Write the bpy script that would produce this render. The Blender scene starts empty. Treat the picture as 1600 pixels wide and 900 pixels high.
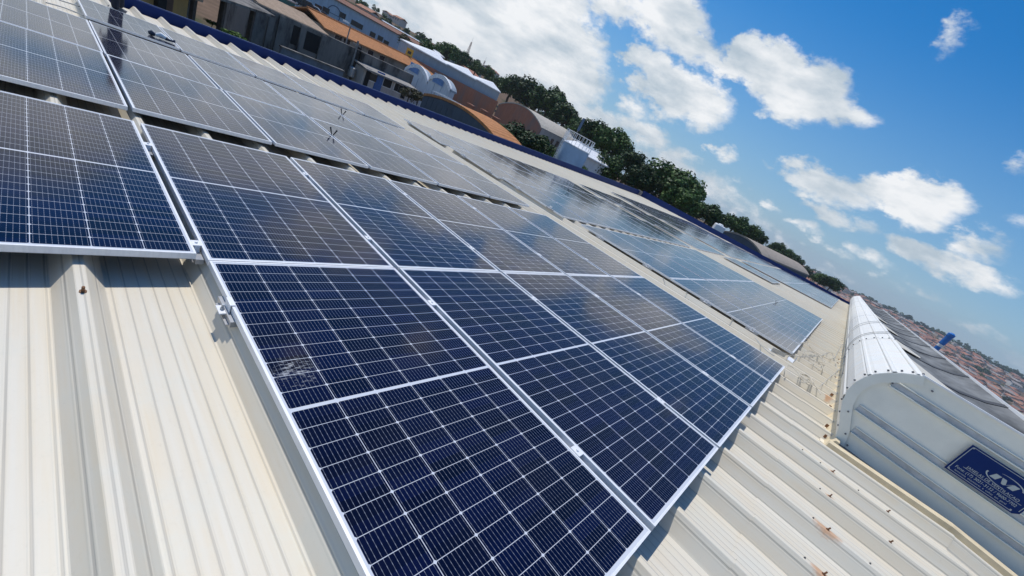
import bpy, bmesh, math, random
from mathutils import Vector, Matrix, Euler
random.seed(7)
S = bpy.context.scene
COL = S.collection
rad = math.radians

# ------------------------------------------------------------------ frames
TH = rad(3.0); CT, ST = math.cos(TH), math.sin(TH)
def RP(u, v, h=0.0):                       # roof coordinates -> world
    return Vector((v*CT - h*ST, u, v*ST + h*CT))
ROOF_ROT = Euler((0, -TH, 0))              # local x = v (towards the ridge), y = u (along the eave), z = roof normal

# ------------------------------------------------------------------ camera
FPX = 635.607
CR = [(0.64076558, 0.65000095, -0.40855628), (-0.00494031, 0.53563676, 0.84443404), (0.76772069, -0.53906588, 0.34642881)]
def uvn(a): u, v, n = a; return Vector((v*CT + n*ST, u, v*ST - n*CT))
c_right, c_down, c_fwd = [uvn(a) for a in CR]
CAM = RP(-0.624619, 2.2749299, 1.27265284)
cam_data = bpy.data.cameras.new('camera')
cam_data.sensor_width = 36.0
cam_data.lens = FPX/1600*36
cam_data.clip_start = 0.02; cam_data.clip_end = 12000
cam = bpy.data.objects.new('camera', cam_data); COL.objects.link(cam)
m3 = Matrix((c_right, -c_down, -c_fwd)).transposed()
cam.matrix_world = Matrix.Translation(CAM) @ m3.to_4x4()
S.camera = cam
def ray(px, py): return (c_right*((px-800)/FPX) + c_down*((py-450)/FPX) + c_fwd)
def at(px, py, D):                          # point at horizontal distance D seen at that place of the photograph
    d = ray(px, py); return CAM + d*(D/math.hypot(d.x, d.y))
def onroof(px, py, h=0.0):                  # roof coordinates (u, v) of a point of the photograph
    d = ray(px, py); n = Vector((-ST, 0, CT))
    s = (h - CAM.dot(n))/d.dot(n); p = CAM + d*s
    return p.y, p.x*CT + p.z*ST
def azel(px, py):
    d = ray(px, py); return math.atan2(d.x, d.y), math.atan2(d.z, math.hypot(d.x, d.y))

# ------------------------------------------------------------------ sun, sky, exposure
sun_dir = (RP(0.10, -0.36, 1.0)).normalized()
SUN_EL = math.asin(sun_dir.z); SUN_AZ = math.atan2(sun_dir.x, sun_dir.y)
sl = bpy.data.lights.new('sun', 'SUN'); sl.energy = 3.3; sl.angle = rad(0.53); sl.color = (1.0, 0.955, 0.88)
so = bpy.data.objects.new('sun', sl); COL.objects.link(so)
so.rotation_euler = sun_dir.to_track_quat('Z', 'Y').to_euler(); so.location = (0, 0, 60)
S.view_settings.view_transform = 'Standard'; S.view_settings.look = 'None'
S.view_settings.exposure = 0.0; S.view_settings.gamma = 1.0; S.view_settings.use_curve_mapping = False
S.render.engine = 'CYCLES'
try: S.cycles.use_denoising = True
except Exception: pass
S.cycles.max_bounces = 6; S.cycles.diffuse_bounces = 3; S.cycles.glossy_bounces = 3; S.cycles.transparent_max_bounces = 6

W = bpy.data.worlds.new('World'); S.world = W; W.use_nodes = True
wn, wl = W.node_tree.nodes, W.node_tree.links
wn.clear()
def N(nodes, t, **kw):
    n = nodes.new(t)
    for k, v in kw.items(): setattr(n, k, v)
    return n
def M(nodes, links, op, a, b=None, c=None, clamp=False):
    n = nodes.new('ShaderNodeMath'); n.operation = op; n.use_clamp = clamp
    for i, x in enumerate((a, b, c)):
        if x is None: continue
        if isinstance(x, (int, float)): n.inputs[i].default_value = x
        else: links.new(x, n.inputs[i])
    return n.outputs[0]
SKY_STRENGTH = 0.112
# clouds as seen in the photograph: x, y (where in the sky), half width deg, half height deg, weight
CLOUDS = [
 (1035,25,5.2,2.6,1.0),(1085,70,3.0,1.6,.8),(985,-10,5,3,.8),(1120,88,2.2,1.5,.6),
 (1195,110,4.2,2.6,1.0),(1245,140,4.8,2.6,1.1),(1295,168,3.0,1.6,.85),(1335,178,2.4,1.0,.7),(1160,100,2.6,1.7,.8),
 (1050,140,5.0,2.7,1.0),(1095,165,3.4,2.2,.95),(1000,120,2.6,1.4,.7),
 (1000,92,2.2,1.2,.75),(935,28,1.3,2.2,.55),
 (800,20,9,5.5,1.2),(870,60,6,3.5,1.0),(860,110,6,4,1.1),(905,125,4,3,.85),(730,30,7,5,1.1),(680,10,7,5,1.0),(760,90,6,3,.95),(820,150,6,3,.9),(640,-20,8,5,1.0),
 (895,175,5,2.2,.75),(985,165,3,1.4,.7),(940,190,4.2,1.8,.75),(1005,215,4.5,1.8,.72),(1050,250,4.5,1.7,.7),(1100,275,3.2,1.3,.6),(1010,255,5,1.5,.6),
 (1128,240,2.0,.8,.7),(1170,290,2.0,.6,.38),
 (1285,283,4.4,1.5,.9),(1330,300,3.2,1.5,.75),(1235,268,2.0,.7,.6),(1425,318,3.4,2.0,.95),(1465,310,2.6,1.5,.9),(1390,300,3,1.3,.6),
 (1205,320,1.7,.6,.62),(1255,353,2.4,.7,.6),(1300,335,2.4,.9,.65),(1345,350,2.2,.9,.6),(1350,392,3.2,.8,.55),(1310,392,2.2,.6,.5),
 (1440,398,3.6,.8,.7),(1500,420,4.2,1.1,.75),(1545,435,2.8,.8,.6),(1525,380,2.6,1.6,.55),(1500,50,1.6,1.9,.42),(1590,250,1.8,1.0,.6),
 (1440,452,2.6,.7,.5),(1395,445,2.4,.6,.45),(1530,515,2.6,.6,.4),(1585,555,2.8,.7,.45),(1470,470,3.0,.6,.35),(1575,340,3,1.2,.35),
 (1250,400,4,.8,.42),(1180,340,4,.9,.4),(1140,310,4,1.1,.45),(1300,425,4,.7,.38)]
# sky over the part of the world the panels mirror but the photograph does not show
EXTRA = [(-75,12,16,5,1.0),(-95,15,14,6,1.0),(-62,20,9,4,.8),(-112,10,18,6,1.0),(-82,5,26,4,.85),(-120,5,20,4,.8),(-45,30,5,3,.6),(-86,30,7,3,.6),(-130,25,20,7,.8),(-62,36,5,3,.55),
         (40,14,14,4,.8),(70,22,16,6,.7),(110,18,20,7,.9),(160,22,25,9,.9),(-165,30,20,9,.8),(-105,42,7,4,.5)]
tc = N(wn, 'ShaderNodeTexCoord')
sep = N(wn, 'ShaderNodeSeparateXYZ'); wl.new(tc.outputs['Generated'], sep.inputs[0])
wm = lambda op, a, b=None, c=None, clamp=False: M(wn, wl, op, a, b, c, clamp)
# warp the direction a little so that cloud outlines are ragged
wz = N(wn, 'ShaderNodeVectorMath', operation='MULTIPLY'); wl.new(tc.outputs['Generated'], wz.inputs[0]); wz.inputs[1].default_value = (1, 1, 1.7)
nz1 = N(wn, 'ShaderNodeTexNoise'); nz1.inputs['Scale'].default_value = 13.0; nz1.inputs['Detail'].default_value = 7; nz1.inputs['Roughness'].default_value = .62
wl.new(wz.outputs[0], nz1.inputs['Vector'])
nz2 = N(wn, 'ShaderNodeTexNoise'); nz2.inputs['Scale'].default_value = 34.0; nz2.inputs['Detail'].default_value = 5; nz2.inputs['Roughness'].default_value = .6
wl.new(wz.outputs[0], nz2.inputs['Vector'])
az = wm('ARCTAN2', sep.outputs[0], sep.outputs[1]); el = wm('ARCSINE', sep.outputs[2])
sepn = N(wn, 'ShaderNodeSeparateColor'); wl.new(nz1.outputs['Color'], sepn.inputs[0])
azw = wm('MULTIPLY_ADD', wm('SUBTRACT', sepn.outputs[0], .5), .10, az)
elw = wm('MULTIPLY_ADD', wm('SUBTRACT', sepn.outputs[1], .5), .05, el)
cmb = N(wn, 'ShaderNodeCombineXYZ'); wl.new(azw, cmb.inputs[0]); wl.new(elw, cmb.inputs[1])
acc = None; accu = None
blobs = []
for x, y, a, e, w in CLOUDS:
    A, E = azel(x, y); blobs.append((A, E, rad(a)*1.15, rad(e)*1.25, w))
for A, E, a, e, w in EXTRA: blobs.append((rad(A), rad(E), rad(a), rad(e), w))
for A, E, a, e, w in blobs:
    vm = N(wn, 'ShaderNodeVectorMath', operation='MULTIPLY_ADD'); wl.new(cmb.outputs[0], vm.inputs[0])
    vm.inputs[1].default_value = (1/a, 1/e, 0); vm.inputs[2].default_value = (-A/a, -E/e, 0)
    dt = N(wn, 'ShaderNodeVectorMath', operation='DOT_PRODUCT'); wl.new(vm.outputs[0], dt.inputs[0]); wl.new(vm.outputs[0], dt.inputs[1])
    val = wm('MULTIPLY_ADD', dt.outputs['Value'], -w*.62, w)
    acc = wm('MAXIMUM', val, 0.0 if acc is None else acc)
nn = wm('MULTIPLY_ADD', wm('SUBTRACT', nz1.outputs['Fac'], .5), 1.55, wm('MULTIPLY', wm('SUBTRACT', nz2.outputs['Fac'], .5), .55))
dens = wm('ADD', acc, nn)
mr = N(wn, 'ShaderNodeMapRange', interpolation_type='SMOOTHSTEP'); wl.new(dens, mr.inputs[0])
mr.inputs[1].default_value = .28; mr.inputs[2].default_value = .72; mr.inputs[3].default_value = 0; mr.inputs[4].default_value = .97
# thin haze veil towards the horizon
hz = N(wn, 'ShaderNodeMapRange', interpolation_type='SMOOTHSTEP'); wl.new(el, hz.inputs[0])
hz.inputs[1].default_value = rad(-2); hz.inputs[2].default_value = rad(24); hz.inputs[3].default_value = .78; hz.inputs[4].default_value = 0.0
sky = N(wn, 'ShaderNodeTexSky', sky_type='NISHITA'); sky.sun_disc = False; sky.sun_elevation = SUN_EL; sky.sun_rotation = SUN_AZ
sky.air_density = 1.0; sky.dust_density = 0.25; sky.ozone_density = 3.0; sky.altitude = 600
hs = N(wn, 'ShaderNodeHueSaturation'); hs.inputs['Saturation'].default_value = 1.42; hs.inputs['Value'].default_value = 1.1; wl.new(sky.outputs[0], hs.inputs['Color'])
mixh = N(wn, 'ShaderNodeMix', data_type='RGBA'); wl.new(hz.outputs[0], mixh.inputs[0]); wl.new(hs.outputs[0], mixh.inputs[6]); mixh.inputs[7].default_value = (1.9, 3.4, 5.2, 1)
# cloud brightness: bright tops, greyer where dense and low
br = N(wn, 'ShaderNodeMapRange'); nz3 = N(wn, 'ShaderNodeTexNoise'); nz3.inputs['Scale'].default_value = 6.5; nz3.inputs['Detail'].default_value = 6; nz3.inputs['Roughness'].default_value = .55
wz3 = N(wn, 'ShaderNodeVectorMath', operation='MULTIPLY'); wl.new(tc.outputs['Generated'], wz3.inputs[0]); wz3.inputs[1].default_value = (1, 1, 3.2); wl.new(wz3.outputs[0], nz3.inputs['Vector'])
wl.new(wm('MULTIPLY_ADD', wm('SUBTRACT', sepn.outputs[2], .5), 1.2, wm('MULTIPLY_ADD', wm('SUBTRACT', nz3.outputs['Fac'], .5), 3.2, wm('MULTIPLY', dens, .30))), br.inputs[0])
br.inputs[1].default_value = -.35; br.inputs[2].default_value = .62; br.inputs[3].default_value = 0; br.inputs[4].default_value = 1
cc = N(wn, 'ShaderNodeMix', data_type='RGBA'); wl.new(br.outputs[0], cc.inputs[0]); cc.inputs[6].default_value = (4.3, 5.1, 5.8, 1); cc.inputs[7].default_value = (8.4, 8.5, 8.6, 1)
mixc = N(wn, 'ShaderNodeMix', data_type='RGBA'); wl.new(mr.outputs[0], mixc.inputs[0]); wl.new(mixh.outputs[2], mixc.inputs[6]); wl.new(cc.outputs[2], mixc.inputs[7])
bg = N(wn, 'ShaderNodeBackground'); bg.inputs[1].default_value = SKY_STRENGTH; wl.new(mixc.outputs[2], bg.inputs[0])
wo = N(wn, 'ShaderNodeOutputWorld'); wl.new(bg.outputs[0], wo.inputs[0])

# ------------------------------------------------------------------ helpers: mesh
class MB:
    def __init__(s): s.v = []; s.f = []; s.mi = []; s.uv = {}
    def quad(s, a, b, c, d, mi=0):
        n = len(s.v); s.v += [tuple(a), tuple(b), tuple(c), tuple(d)]; s.f.append((n, n+1, n+2, n+3)); s.mi.append(mi)
    def poly(s, pts, mi=0):
        n = len(s.v); s.v += [tuple(p) for p in pts]; s.f.append(tuple(range(n, n+len(pts)))); s.mi.append(mi)
    def box(s, x0, x1, y0, y1, z0, z1, mi=0, mat=None):
        p = [(x0,y0,z0),(x1,y0,z0),(x1,y1,z0),(x0,y1,z0),(x0,y0,z1),(x1,y0,z1),(x1,y1,z1),(x0,y1,z1)]
        if mat is not None: p = [tuple(mat @ Vector(q)) for q in p]
        n = len(s.v); s.v += p
        for f in ((0,3,2,1),(4,5,6,7),(0,1,5,4),(1,2,6,5),(2,3,7,6),(3,0,4,7)):
            s.f.append(tuple(n+i for i in f)); s.mi.append(mi)
    def prism(s, prof, p0, p1, mi=0, caps=True):
        """closed profile (list of world points) extruded from +p0 to +p1 offsets"""
        n = len(s.v); k = len(prof)
        s.v += [tuple(Vector(q)+Vector(p0)) for q in prof] + [tuple(Vector(q)+Vector(p1)) for q in prof]
        for i in range(k):
            j = (i+1) % k; s.f.append((n+i, n+j, n+k+j, n+k+i)); s.mi.append(mi)
        if caps:
            s.f.append(tuple(n+i for i in reversed(range(k)))); s.mi.append(mi)
            s.f.append(tuple(n+k+i for i in range(k))); s.mi.append(mi)
    def tube(s, pts, r, seg=6, mi=0, radii=None):
        pts = [Vector(p) for p in pts]; n0 = len(s.v); prev = None
        for i, p in enumerate(pts):
            t = (pts[min(i+1, len(pts)-1)] - pts[max(i-1, 0)])
            if t.length < 1e-9: t = Vector((0, 0, 1))
            t.normalize()
            a = t.cross(Vector((0, 0, 1)))
            if a.length < .05: a = t.cross(Vector((1, 0, 0)))
            a.normalize()
            if prev is not None and prev.dot(a) < 0: a = -a
            prev = a; b = t.cross(a); rr = radii[i] if radii else r
            for k in range(seg):
                an = 2*math.pi*k/seg; s.v.append(tuple(p + a*(math.cos(an)*rr) + b*(math.sin(an)*rr)))
        for i in range(len(pts)-1):
            for k in range(seg):
                q = (k+1) % seg; s.f.append((n0+i*seg+k, n0+i*seg+q, n0+(i+1)*seg+q, n0+(i+1)*seg+k)); s.mi.append(mi)
        s.f.append(tuple(n0+k for k in reversed(range(seg)))); s.mi.append(mi)
        e = n0+(len(pts)-1)*seg; s.f.append(tuple(e+k for k in range(seg))); s.mi.append(mi)
    def lathe(s, prof, c, seg=20, mi=0):
        n0 = len(s.v); c = Vector(c)
        for r, z in prof:
            for k in range(seg):
                an = 2*math.pi*k/seg; s.v.append((c.x+r*math.cos(an), c.y+r*math.sin(an), c.z+z))
        for i in range(len(prof)-1):
            for k in range(seg):
                q = (k+1) % seg; s.f.append((n0+i*seg+k, n0+i*seg+q, n0+(i+1)*seg+q, n0+(i+1)*seg+k)); s.mi.append(mi)
        s.f.append(tuple(n0+k for k in reversed(range(seg)))); s.mi.append(mi)
        e = n0+(len(prof)-1)*seg; s.f.append(tuple(e+k for k in range(seg))); s.mi.append(mi)
    def mesh(s, name, mats, smooth=False):
        me = bpy.data.meshes.new(name); me.from_pydata(s.v, [], s.f)
        for m in (mats if isinstance(mats, (list, tuple)) else [mats]): me.materials.append(m)
        me.polygons.foreach_set('material_index', s.mi)
        if smooth: me.polygons.foreach_set('use_smooth', [True]*len(s.f))
        me.update(); return me
    def build(s, name, mats, parent=None, smooth=False, loc=None, rot=None):
        return link(name, s.mesh(name, mats, smooth), parent, loc, rot)
def link(name, data, parent=None, loc=None, rot=None):
    o = bpy.data.objects.new(name, data); COL.objects.link(o)
    if parent is not None: o.parent = parent
    if loc is not None: o.location = loc
    if rot is not None: o.rotation_euler = rot
    return o
def tag(o, label=None, cat=None, group=None, kind=None):
    if label: o['label'] = label
    if cat: o['category'] = cat
    if group: o['group'] = group
    if kind: o['kind'] = kind
    return o
def empty(name, label, cat, loc=(0,0,0), rot=(0,0,0), group=None):
    o = bpy.data.objects.new(name, None); COL.objects.link(o); o.location = loc; o.rotation_euler = rot
    o.empty_display_size = .2
    return tag(o, label, cat, group)
def bevel(o, w=.002, seg=1):
    m = o.modifiers.new('bevel', 'BEVEL'); m.width = w; m.segments = seg; m.limit_method = 'ANGLE'; m.angle_limit = rad(40)

# ------------------------------------------------------------------ helpers: materials
class MT:
    def __init__(s, name):
        s.m = bpy.data.materials.new(name); s.m.use_nodes = True; s.n = s.m.node_tree.nodes; s.l = s.m.node_tree.links
        s.b = s.n['Principled BSDF']
    def math(s, op, a, b=None, c=None, clamp=False): return M(s.n, s.l, op, a, b, c, clamp)
    def coord(s, kind='Object'): return N(s.n, 'ShaderNodeTexCoord').outputs[kind]
    def scaled(s, vec, sc):
        v = N(s.n, 'ShaderNodeVectorMath', operation='MULTIPLY'); s.l.new(vec, v.inputs[0]); v.inputs[1].default_value = sc; return v.outputs[0]
    def noise(s, vec, scale, detail=4, rough=.55):
        t = N(s.n, 'ShaderNodeTexNoise'); t.inputs['Scale'].default_value = scale; t.inputs['Detail'].default_value = detail; t.inputs['Roughness'].default_value = rough
        if vec is not None: s.l.new(vec, t.inputs['Vector'])
        return t.outputs['Fac']
    def ramp(s, fac, a, b, lo=0.0, hi=1.0):
        r = N(s.n, 'ShaderNodeMapRange'); s.l.new(fac, r.inputs[0]); r.inputs[1].default_value = lo; r.inputs[2].default_value = hi
        return s.mix(r.outputs[0], a, b)
    def step(s, fac, lo, hi):
        r = N(s.n, 'ShaderNodeMapRange', interpolation_type='SMOOTHSTEP'); s.l.new(fac, r.inputs[0]); r.inputs[1].default_value = lo; r.inputs[2].default_value = hi
        return r.outputs[0]
    def mix(s, fac, a, b):
        x = N(s.n, 'ShaderNodeMix', data_type='RGBA')
        for i, q in ((0, fac), (6, a), (7, b)):
            if isinstance(q, (int, float)): x.inputs[i].default_value = q
            elif isinstance(q, tuple): x.inputs[i].default_value = q if len(q) == 4 else q+(1,)
            else: s.l.new(q, x.inputs[i])
        return x.outputs[2]
    def col(s, c):
        if isinstance(c, tuple): s.b.inputs['Base Color'].default_value = c if len(c) == 4 else c+(1,)
        else: s.l.new(c, s.b.inputs['Base Color'])
        return s
    def set(s, rough=None, metal=None, spec=None):
        for k, v in (('Roughness', rough), ('Metallic', metal), ('Specular IOR Level', spec)):
            if v is None: continue
            if isinstance(v, (int, float)): s.b.inputs[k].default_value = v
            else: s.l.new(v, s.b.inputs[k])
        return s
    def bump(s, h, strength=.3, dist=.01):
        b = N(s.n, 'ShaderNodeBump'); b.inputs['Strength'].default_value = strength; b.inputs['Distance'].default_value = dist
        s.l.new(h, b.inputs['Height']); s.l.new(b.outputs[0], s.b.inputs['Normal']); return s
def simple(name, c, rough=.6, metal=0.0, var=.25, scale=6.0, stretch=(1,1,1), spec=.5, bump=0):
    t = MT(name); f = t.noise(t.scaled(t.coord('Object'), stretch), scale, 5, .6)
    d = tuple(x*(1-var) for x in c); e = tuple(min(1, x*(1+var)) for x in c)
    t.col(t.ramp(f, d, e, .3, .7)).set(rough, metal, spec)
    if bump: t.bump(f, bump, .02)
    return t.m

ALU = simple('anodised aluminium', (.80, .81, .83), .45, .1, .06, 9, (1, 8, 1))
ALU_D = simple('dull aluminium rail', (.42, .43, .45), .4, .7, .1, 14)
GALV = simple('galvanised steel', (.42, .44, .46), .45, .6, .15, 20)
BLACK = simple('black plastic', (.015, .015, .018), .45, 0, .2, 30)

# solar cells: UV carries metres on the panel face
PW, PL = 1.134, 2.278
def cell_material():
    t = MT('solar cells under glass'); uvn_ = N(t.n, 'ShaderNodeUVMap'); uvn_.uv_map = 'UVMap'
    sp = N(t.n, 'ShaderNodeSeparateXYZ'); t.l.new(uvn_.outputs[0], sp.inputs[0]); x, y = sp.outputs[0], sp.outputs[1]
    P, Q = .1828, .0922                                    # column pitch, half-cell pitch
    my = (PW - 6*P)/2
    xm = t.math('ABSOLUTE', t.math('SUBTRACT', x, PL/2))   # distance from the middle bus
    xx = t.math('SUBTRACT', xm, .008)
    def dist(val, pitch, off):                              # distance to the nearest grid line
        a = t.math('FRACT', t.math('MULTIPLY_ADD', val, 1/pitch, -off/pitch + 64))
        return t.math('MULTIPLY', t.math('MINIMUM', a, t.math('SUBTRACT', 1.0, a)), pitch)
    dy = dist(y, P, my); dx = dist(xx, Q, 0)
    line = t.math('MAXIMUM', t.math('SUBTRACT', 1.0, t.step(dy, .0008, .0019)), t.math('SUBTRACT', 1.0, t.step(dx, .0006, .0016)))
    dia = t.math('SUBTRACT', 1.0, t.step(t.math('ADD', dx, dy), .0070, .0095))
    mid = t.math('LESS_THAN', xm, .008)
    edge = t.math('MAXIMUM', t.math('GREATER_THAN', xx, 12*Q), t.math('MAXIMUM', t.math('LESS_THAN', y, my), t.math('GREATER_THAN', y, PW-my)))
    white = t.math('MAXIMUM', t.math('MAXIMUM', line, dia), t.math('MAXIMUM', mid, edge))
    bb = dist(y, P/10, my + P/20)
    bus = t.math('SUBTRACT', 1.0, t.step(bb, .0004, .0011))
    # beads on the ribbons
    bead = t.math('SUBTRACT', 1.0, t.step(dist(x, Q/4, 0), .002, .006))
    wv = t.coord('Object')
    cellid = N(t.n, 'ShaderNodeTexWhiteNoise', noise_dimensions='3D')
    cb = N(t.n, 'ShaderNodeCombineXYZ')
    t.l.new(t.math('FLOOR', t.math('MULTIPLY_ADD', y, 1/P, -my/P)), cb.inputs[0]); t.l.new(t.math('FLOOR', t.math('MULTIPLY', x, 1/Q)), cb.inputs[1])
    oi = N(t.n, 'ShaderNodeObjectInfo'); t.l.new(oi.outputs['Random'], cb.inputs[2]); t.l.new(cb.outputs[0], cellid.inputs['Vector'])
    base = t.mix(cellid.outputs['Value'], (.0009, .0018, .012), (.0020, .0040, .030))
    b1 = t.mix(t.math('MULTIPLY', bus, t.math('MULTIPLY_ADD', bead, .35, .38)), base, (.34, .37, .44))
    b2 = t.mix(white, b1, (.58, .61, .67))
    # a thin film of dust
    wp = N(t.n, 'ShaderNodeNewGeometry').outputs['Position']
    du = t.noise(wp, 2.3, 6, .65); du2 = t.noise(t.scaled(wp, (1, 1, 1)), 60, 3, .7)
    dust = t.math('MULTIPLY', t.step(du, .38, .8), t.math('MULTIPLY_ADD', du2, .012, .004))
    # a dried white smear on the first panel of the bottom row
    su, sv = onroof(462, 578, 0); sp3 = RP(su, sv, 0); ds = N(t.n, 'ShaderNodeVectorMath', operation='DISTANCE'); t.l.new(wp, ds.inputs[0]); ds.inputs[1].default_value = sp3
    sm = t.noise(t.scaled(wp, (3, 1, 1)), 26, 6, .75); fall = t.math('SUBTRACT', 1.0, t.step(ds.outputs['Value'], .03, .19))
    smear = t.math('MULTIPLY', t.step(t.math('ADD', sm, t.math('MULTIPLY', fall, .22)), .70, .86), t.math('MULTIPLY', t.step(fall, .0, .3), .55))
    t.col(t.mix(smear, t.mix(dust, b2, (.55, .52, .47)), (.60, .62, .64)))
    t.set(rough=t.math('MULTIPLY_ADD', du, .05, .07), spec=.36)
    t.b.inputs['Coat Weight'].default_value = .0
    t.b.inputs['IOR'].default_value = 1.38
    return t.m
CELLS = cell_material()

def roof_material(name, base, line_strength=.95, dirt=1.0):
    """painted trapezoid sheet; object x = along the ribs, y = across"""
    t = MT(name); co = t.coord('Object'); sp = N(t.n, 'ShaderNodeSeparateXYZ'); t.l.new(co, sp.inputs[0]); y = sp.outputs[1]; x = sp.outputs[0]
    st = t.noise(t.scaled(co, (.35, 9, 1)), 2.2, 6, .62)          # streaks running down the slope
    bl = t.noise(co, 3.2, 6, .68); fine = t.noise(co, 45, 4, .7)
    warm = tuple(b*k for b, k in zip(base, (.97, .90, .79))); cool = tuple(b*k for b, k in zip(base, (.95, .97, .97)))
    c = t.ramp(st, warm, base, .28, .66)
    c = t.mix(t.step(bl, .45, .75), c, cool)
    c = t.mix(t.math('MULTIPLY', t.step(fine, .55, .8), .10*dirt), c, (.30, .26, .2))
    # stiffening grooves in the pans hold a little dirt
    fr = t.math('FRACT', t.math('MULTIPLY_ADD', y, 1/.0505, 40.2)); g = t.math('MULTIPLY', t.math('MINIMUM', fr, t.math('SUBTRACT', 1.0, fr)), .0505)
    line = t.math('SUBTRACT', 1.0, t.step(g, .0014, .0040))
    wob = t.noise(t.scaled(co, (.8, 20, 1)), 1.5, 3, .6)
    c = t.mix(t.math('MULTIPLY', line, t.math('MULTIPLY', wob, line_strength)), c, (.34, .32, .28))
    hi = t.math('SUBTRACT', 1.0, t.step(t.math('ABSOLUTE', t.math('SUBTRACT', g, .006)), .0, .004))
    # rust bleeding from a few fixings
    wx = t.noise(co, 22, 4, .6); wy = t.noise(t.scaled(co, (1, 1, 1.01)), 31, 4, .6)
    for (rx, ry, ra, rb) in RUST_SPOTS:
        px_ = t.math('MULTIPLY', t.math('ADD', t.math('SUBTRACT', x, rx), t.math('MULTIPLY', t.math('SUBTRACT', wx, .5), .10)), 1/ra)
        py_ = t.math('MULTIPLY', t.math('ADD', t.math('SUBTRACT', y, ry), t.math('MULTIPLY', t.math('SUBTRACT', wy, .5), .06)), 1/rb)
        r2 = t.math('ADD', t.math('MULTIPLY', px_, px_), t.math('MULTIPLY', py_, py_))
        c = t.mix(t.math('MULTIPLY', t.math('SUBTRACT', 1.0, t.step(r2, .02, 1.0)), .7), c, (.55, .25, .09))
    t.col(c).set(.5, 0, .35)
    t.bump(t.math('MULTIPLY_ADD', line, -1.0, t.math('MULTIPLY', hi, .4)), .35, .004)
    return t.m
RUST_SPOTS = []
for (px_, py_, s_) in ((1300,738,.7),(1296,772,.7),(1293,822,1.25),(1288,877,1.0)):
    u_, v_ = onroof(px_, py_, -.068); u_ = .035 + .503*round((u_-.035)/.503); RUST_SPOTS.append((v_, u_, (.045 if s_ < .9 else .085)*s_, (.026 if s_ < .9 else .040)*s_))
RUST_SPOTS.append((2.86, 6.05, .05, .06)); RUST_SPOTS.append((.07, .60, .07, .03))
ROOF = roof_material('cream painted roof sheet', (.70, .66, .57))
ROOF_W = roof_material('white painted ventilator sheet', (.84, .85, .84), .25, .5)
CREAM = simple('cream flashing', (.74, .62, .42), .55, 0, .16, 7, (1, 3, 1))
FASCIA = simple('blue fascia sheet', (.004, .022, .125), .6, 0, .12, 2, (1,1,1), .2)
PLATE = simple('pale grey end plate', (.80, .80, .73), .5, 0, .05, 5, (1,1,1), .25)
PLATE_D = simple('dark flashing', (.12, .125, .14), .5, 0, .2, 8)
WHITE = simple('white paint', (.80, .81, .82), .4, 0, .04, 5)
SIGNBLUE = simple('sign blue', (.003, .022, .125), .5, 0, .06, 8, (1,1,1), .15)
SIGNINK = simple('sign ink', (.42, .47, .48), .45, 0, .04, 8)
RUST = simple('rusty steel', (.22, .11, .055), .75, .2, .4, 40)
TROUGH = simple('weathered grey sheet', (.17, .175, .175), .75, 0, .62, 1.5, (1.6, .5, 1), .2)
ROPE = simple('worn rope', (.55, .51, .43), .85, 0, .25, 60)
CABLE = simple('grey cable', (.45, .45, .43), .5, 0, .15, 40)

# ------------------------------------------------------------------ terrain
def sstep(a, b, x):
    t = max(0.0, min(1.0, (x-a)/(b-a))); return t*t*(3-2*t)
def lerp_tab(tab, x):
    if x <= tab[0][0]: return tab[0][1]
    for (a, A), (b, B) in zip(tab, tab[1:]):
        if x <= b: return A + (B-A)*(x-a)/(b-a)
    return tab[-1][1]
def hnoise(x, y): return math.sin(x*.013+1.3)*math.cos(y*.017-.4)+.5*math.sin(x*.041-y*.033)
def terrain_polar(azd, D):
    left = lerp_tab([(0,-7.2),(45,-7.2),(80,-7.0),(140,-4.0),(220,3.0),(320,9.0),(450,11.5),(700,8),(1500,-20),(6000,-160)], D)
    mid = lerp_tab([(0,-7.2),(60,-7.5),(120,-9),(200,-12),(300,-11),(450,-12),(900,-25),(1500,-40),(6000,-160)], D)
    right = lerp_tab([(0,-7.2),(40,-7.6),(120,-16),(300,-44),(500,-62),(700,-58),(1150,-40),(1650,-17),(2000,-22),(6000,-200)], D)
    tilt = lerp_tab([(-10,-6),(-2,-3),(3,4),(8,11),(14,13),(40,18)], azd)*sstep(500, 1600, D)
    wl_ = 1-sstep(-50, -30, azd); wr = sstep(-16, -6, azd)
    z = left*wl_ + (1-wl_)*(mid*(1-wr) + (right+tilt)*wr)
    if azd > 90 or azd < -140: z = -7.2 - max(0, D-60)*.03
    x, y = D*math.sin(rad(azd)), D*math.cos(rad(azd))
    return z + hnoise(x, y)*sstep(80, 600, D)*2.2
def ground(x, y):
    dx, dy = x-CAM.x, y-CAM.y
    return terrain_polar(math.degrees(math.atan2(dx, dy)), math.hypot(dx, dy))
def ground_material():
    t = MT('town ground'); co = t.coord('Object')
    a = t.noise(co, .035, 6, .6); b = t.noise(co, .4, 5, .65)
    c = t.ramp(b, (.11, .075, .05), (.19, .125, .085), .35, .7)
    c = t.mix(t.step(a, .50, .60), c, (.035, .055, .02))
    t.col(c).set(.95, 0, .1); return t.m
gb = bmesh.new(); azs = list(range(-180, -100, 10)) + [x*.75 for x in range(-134, 60)] + list(range(50, 180, 10))
Ds = [0.5, 20, 40, 60, 80, 100, 120, 150, 180, 220, 260, 300, 350, 400, 450, 500, 600, 700, 850, 1000, 1150, 1300, 1500, 1650, 1800, 2000, 2400, 3000]
rows = []
for a in azs:
    rows.append([gb.verts.new((CAM.x + D*math.sin(rad(a)), CAM.y + D*math.cos(rad(a)), terrain_polar(a, D))) for D in Ds])
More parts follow.
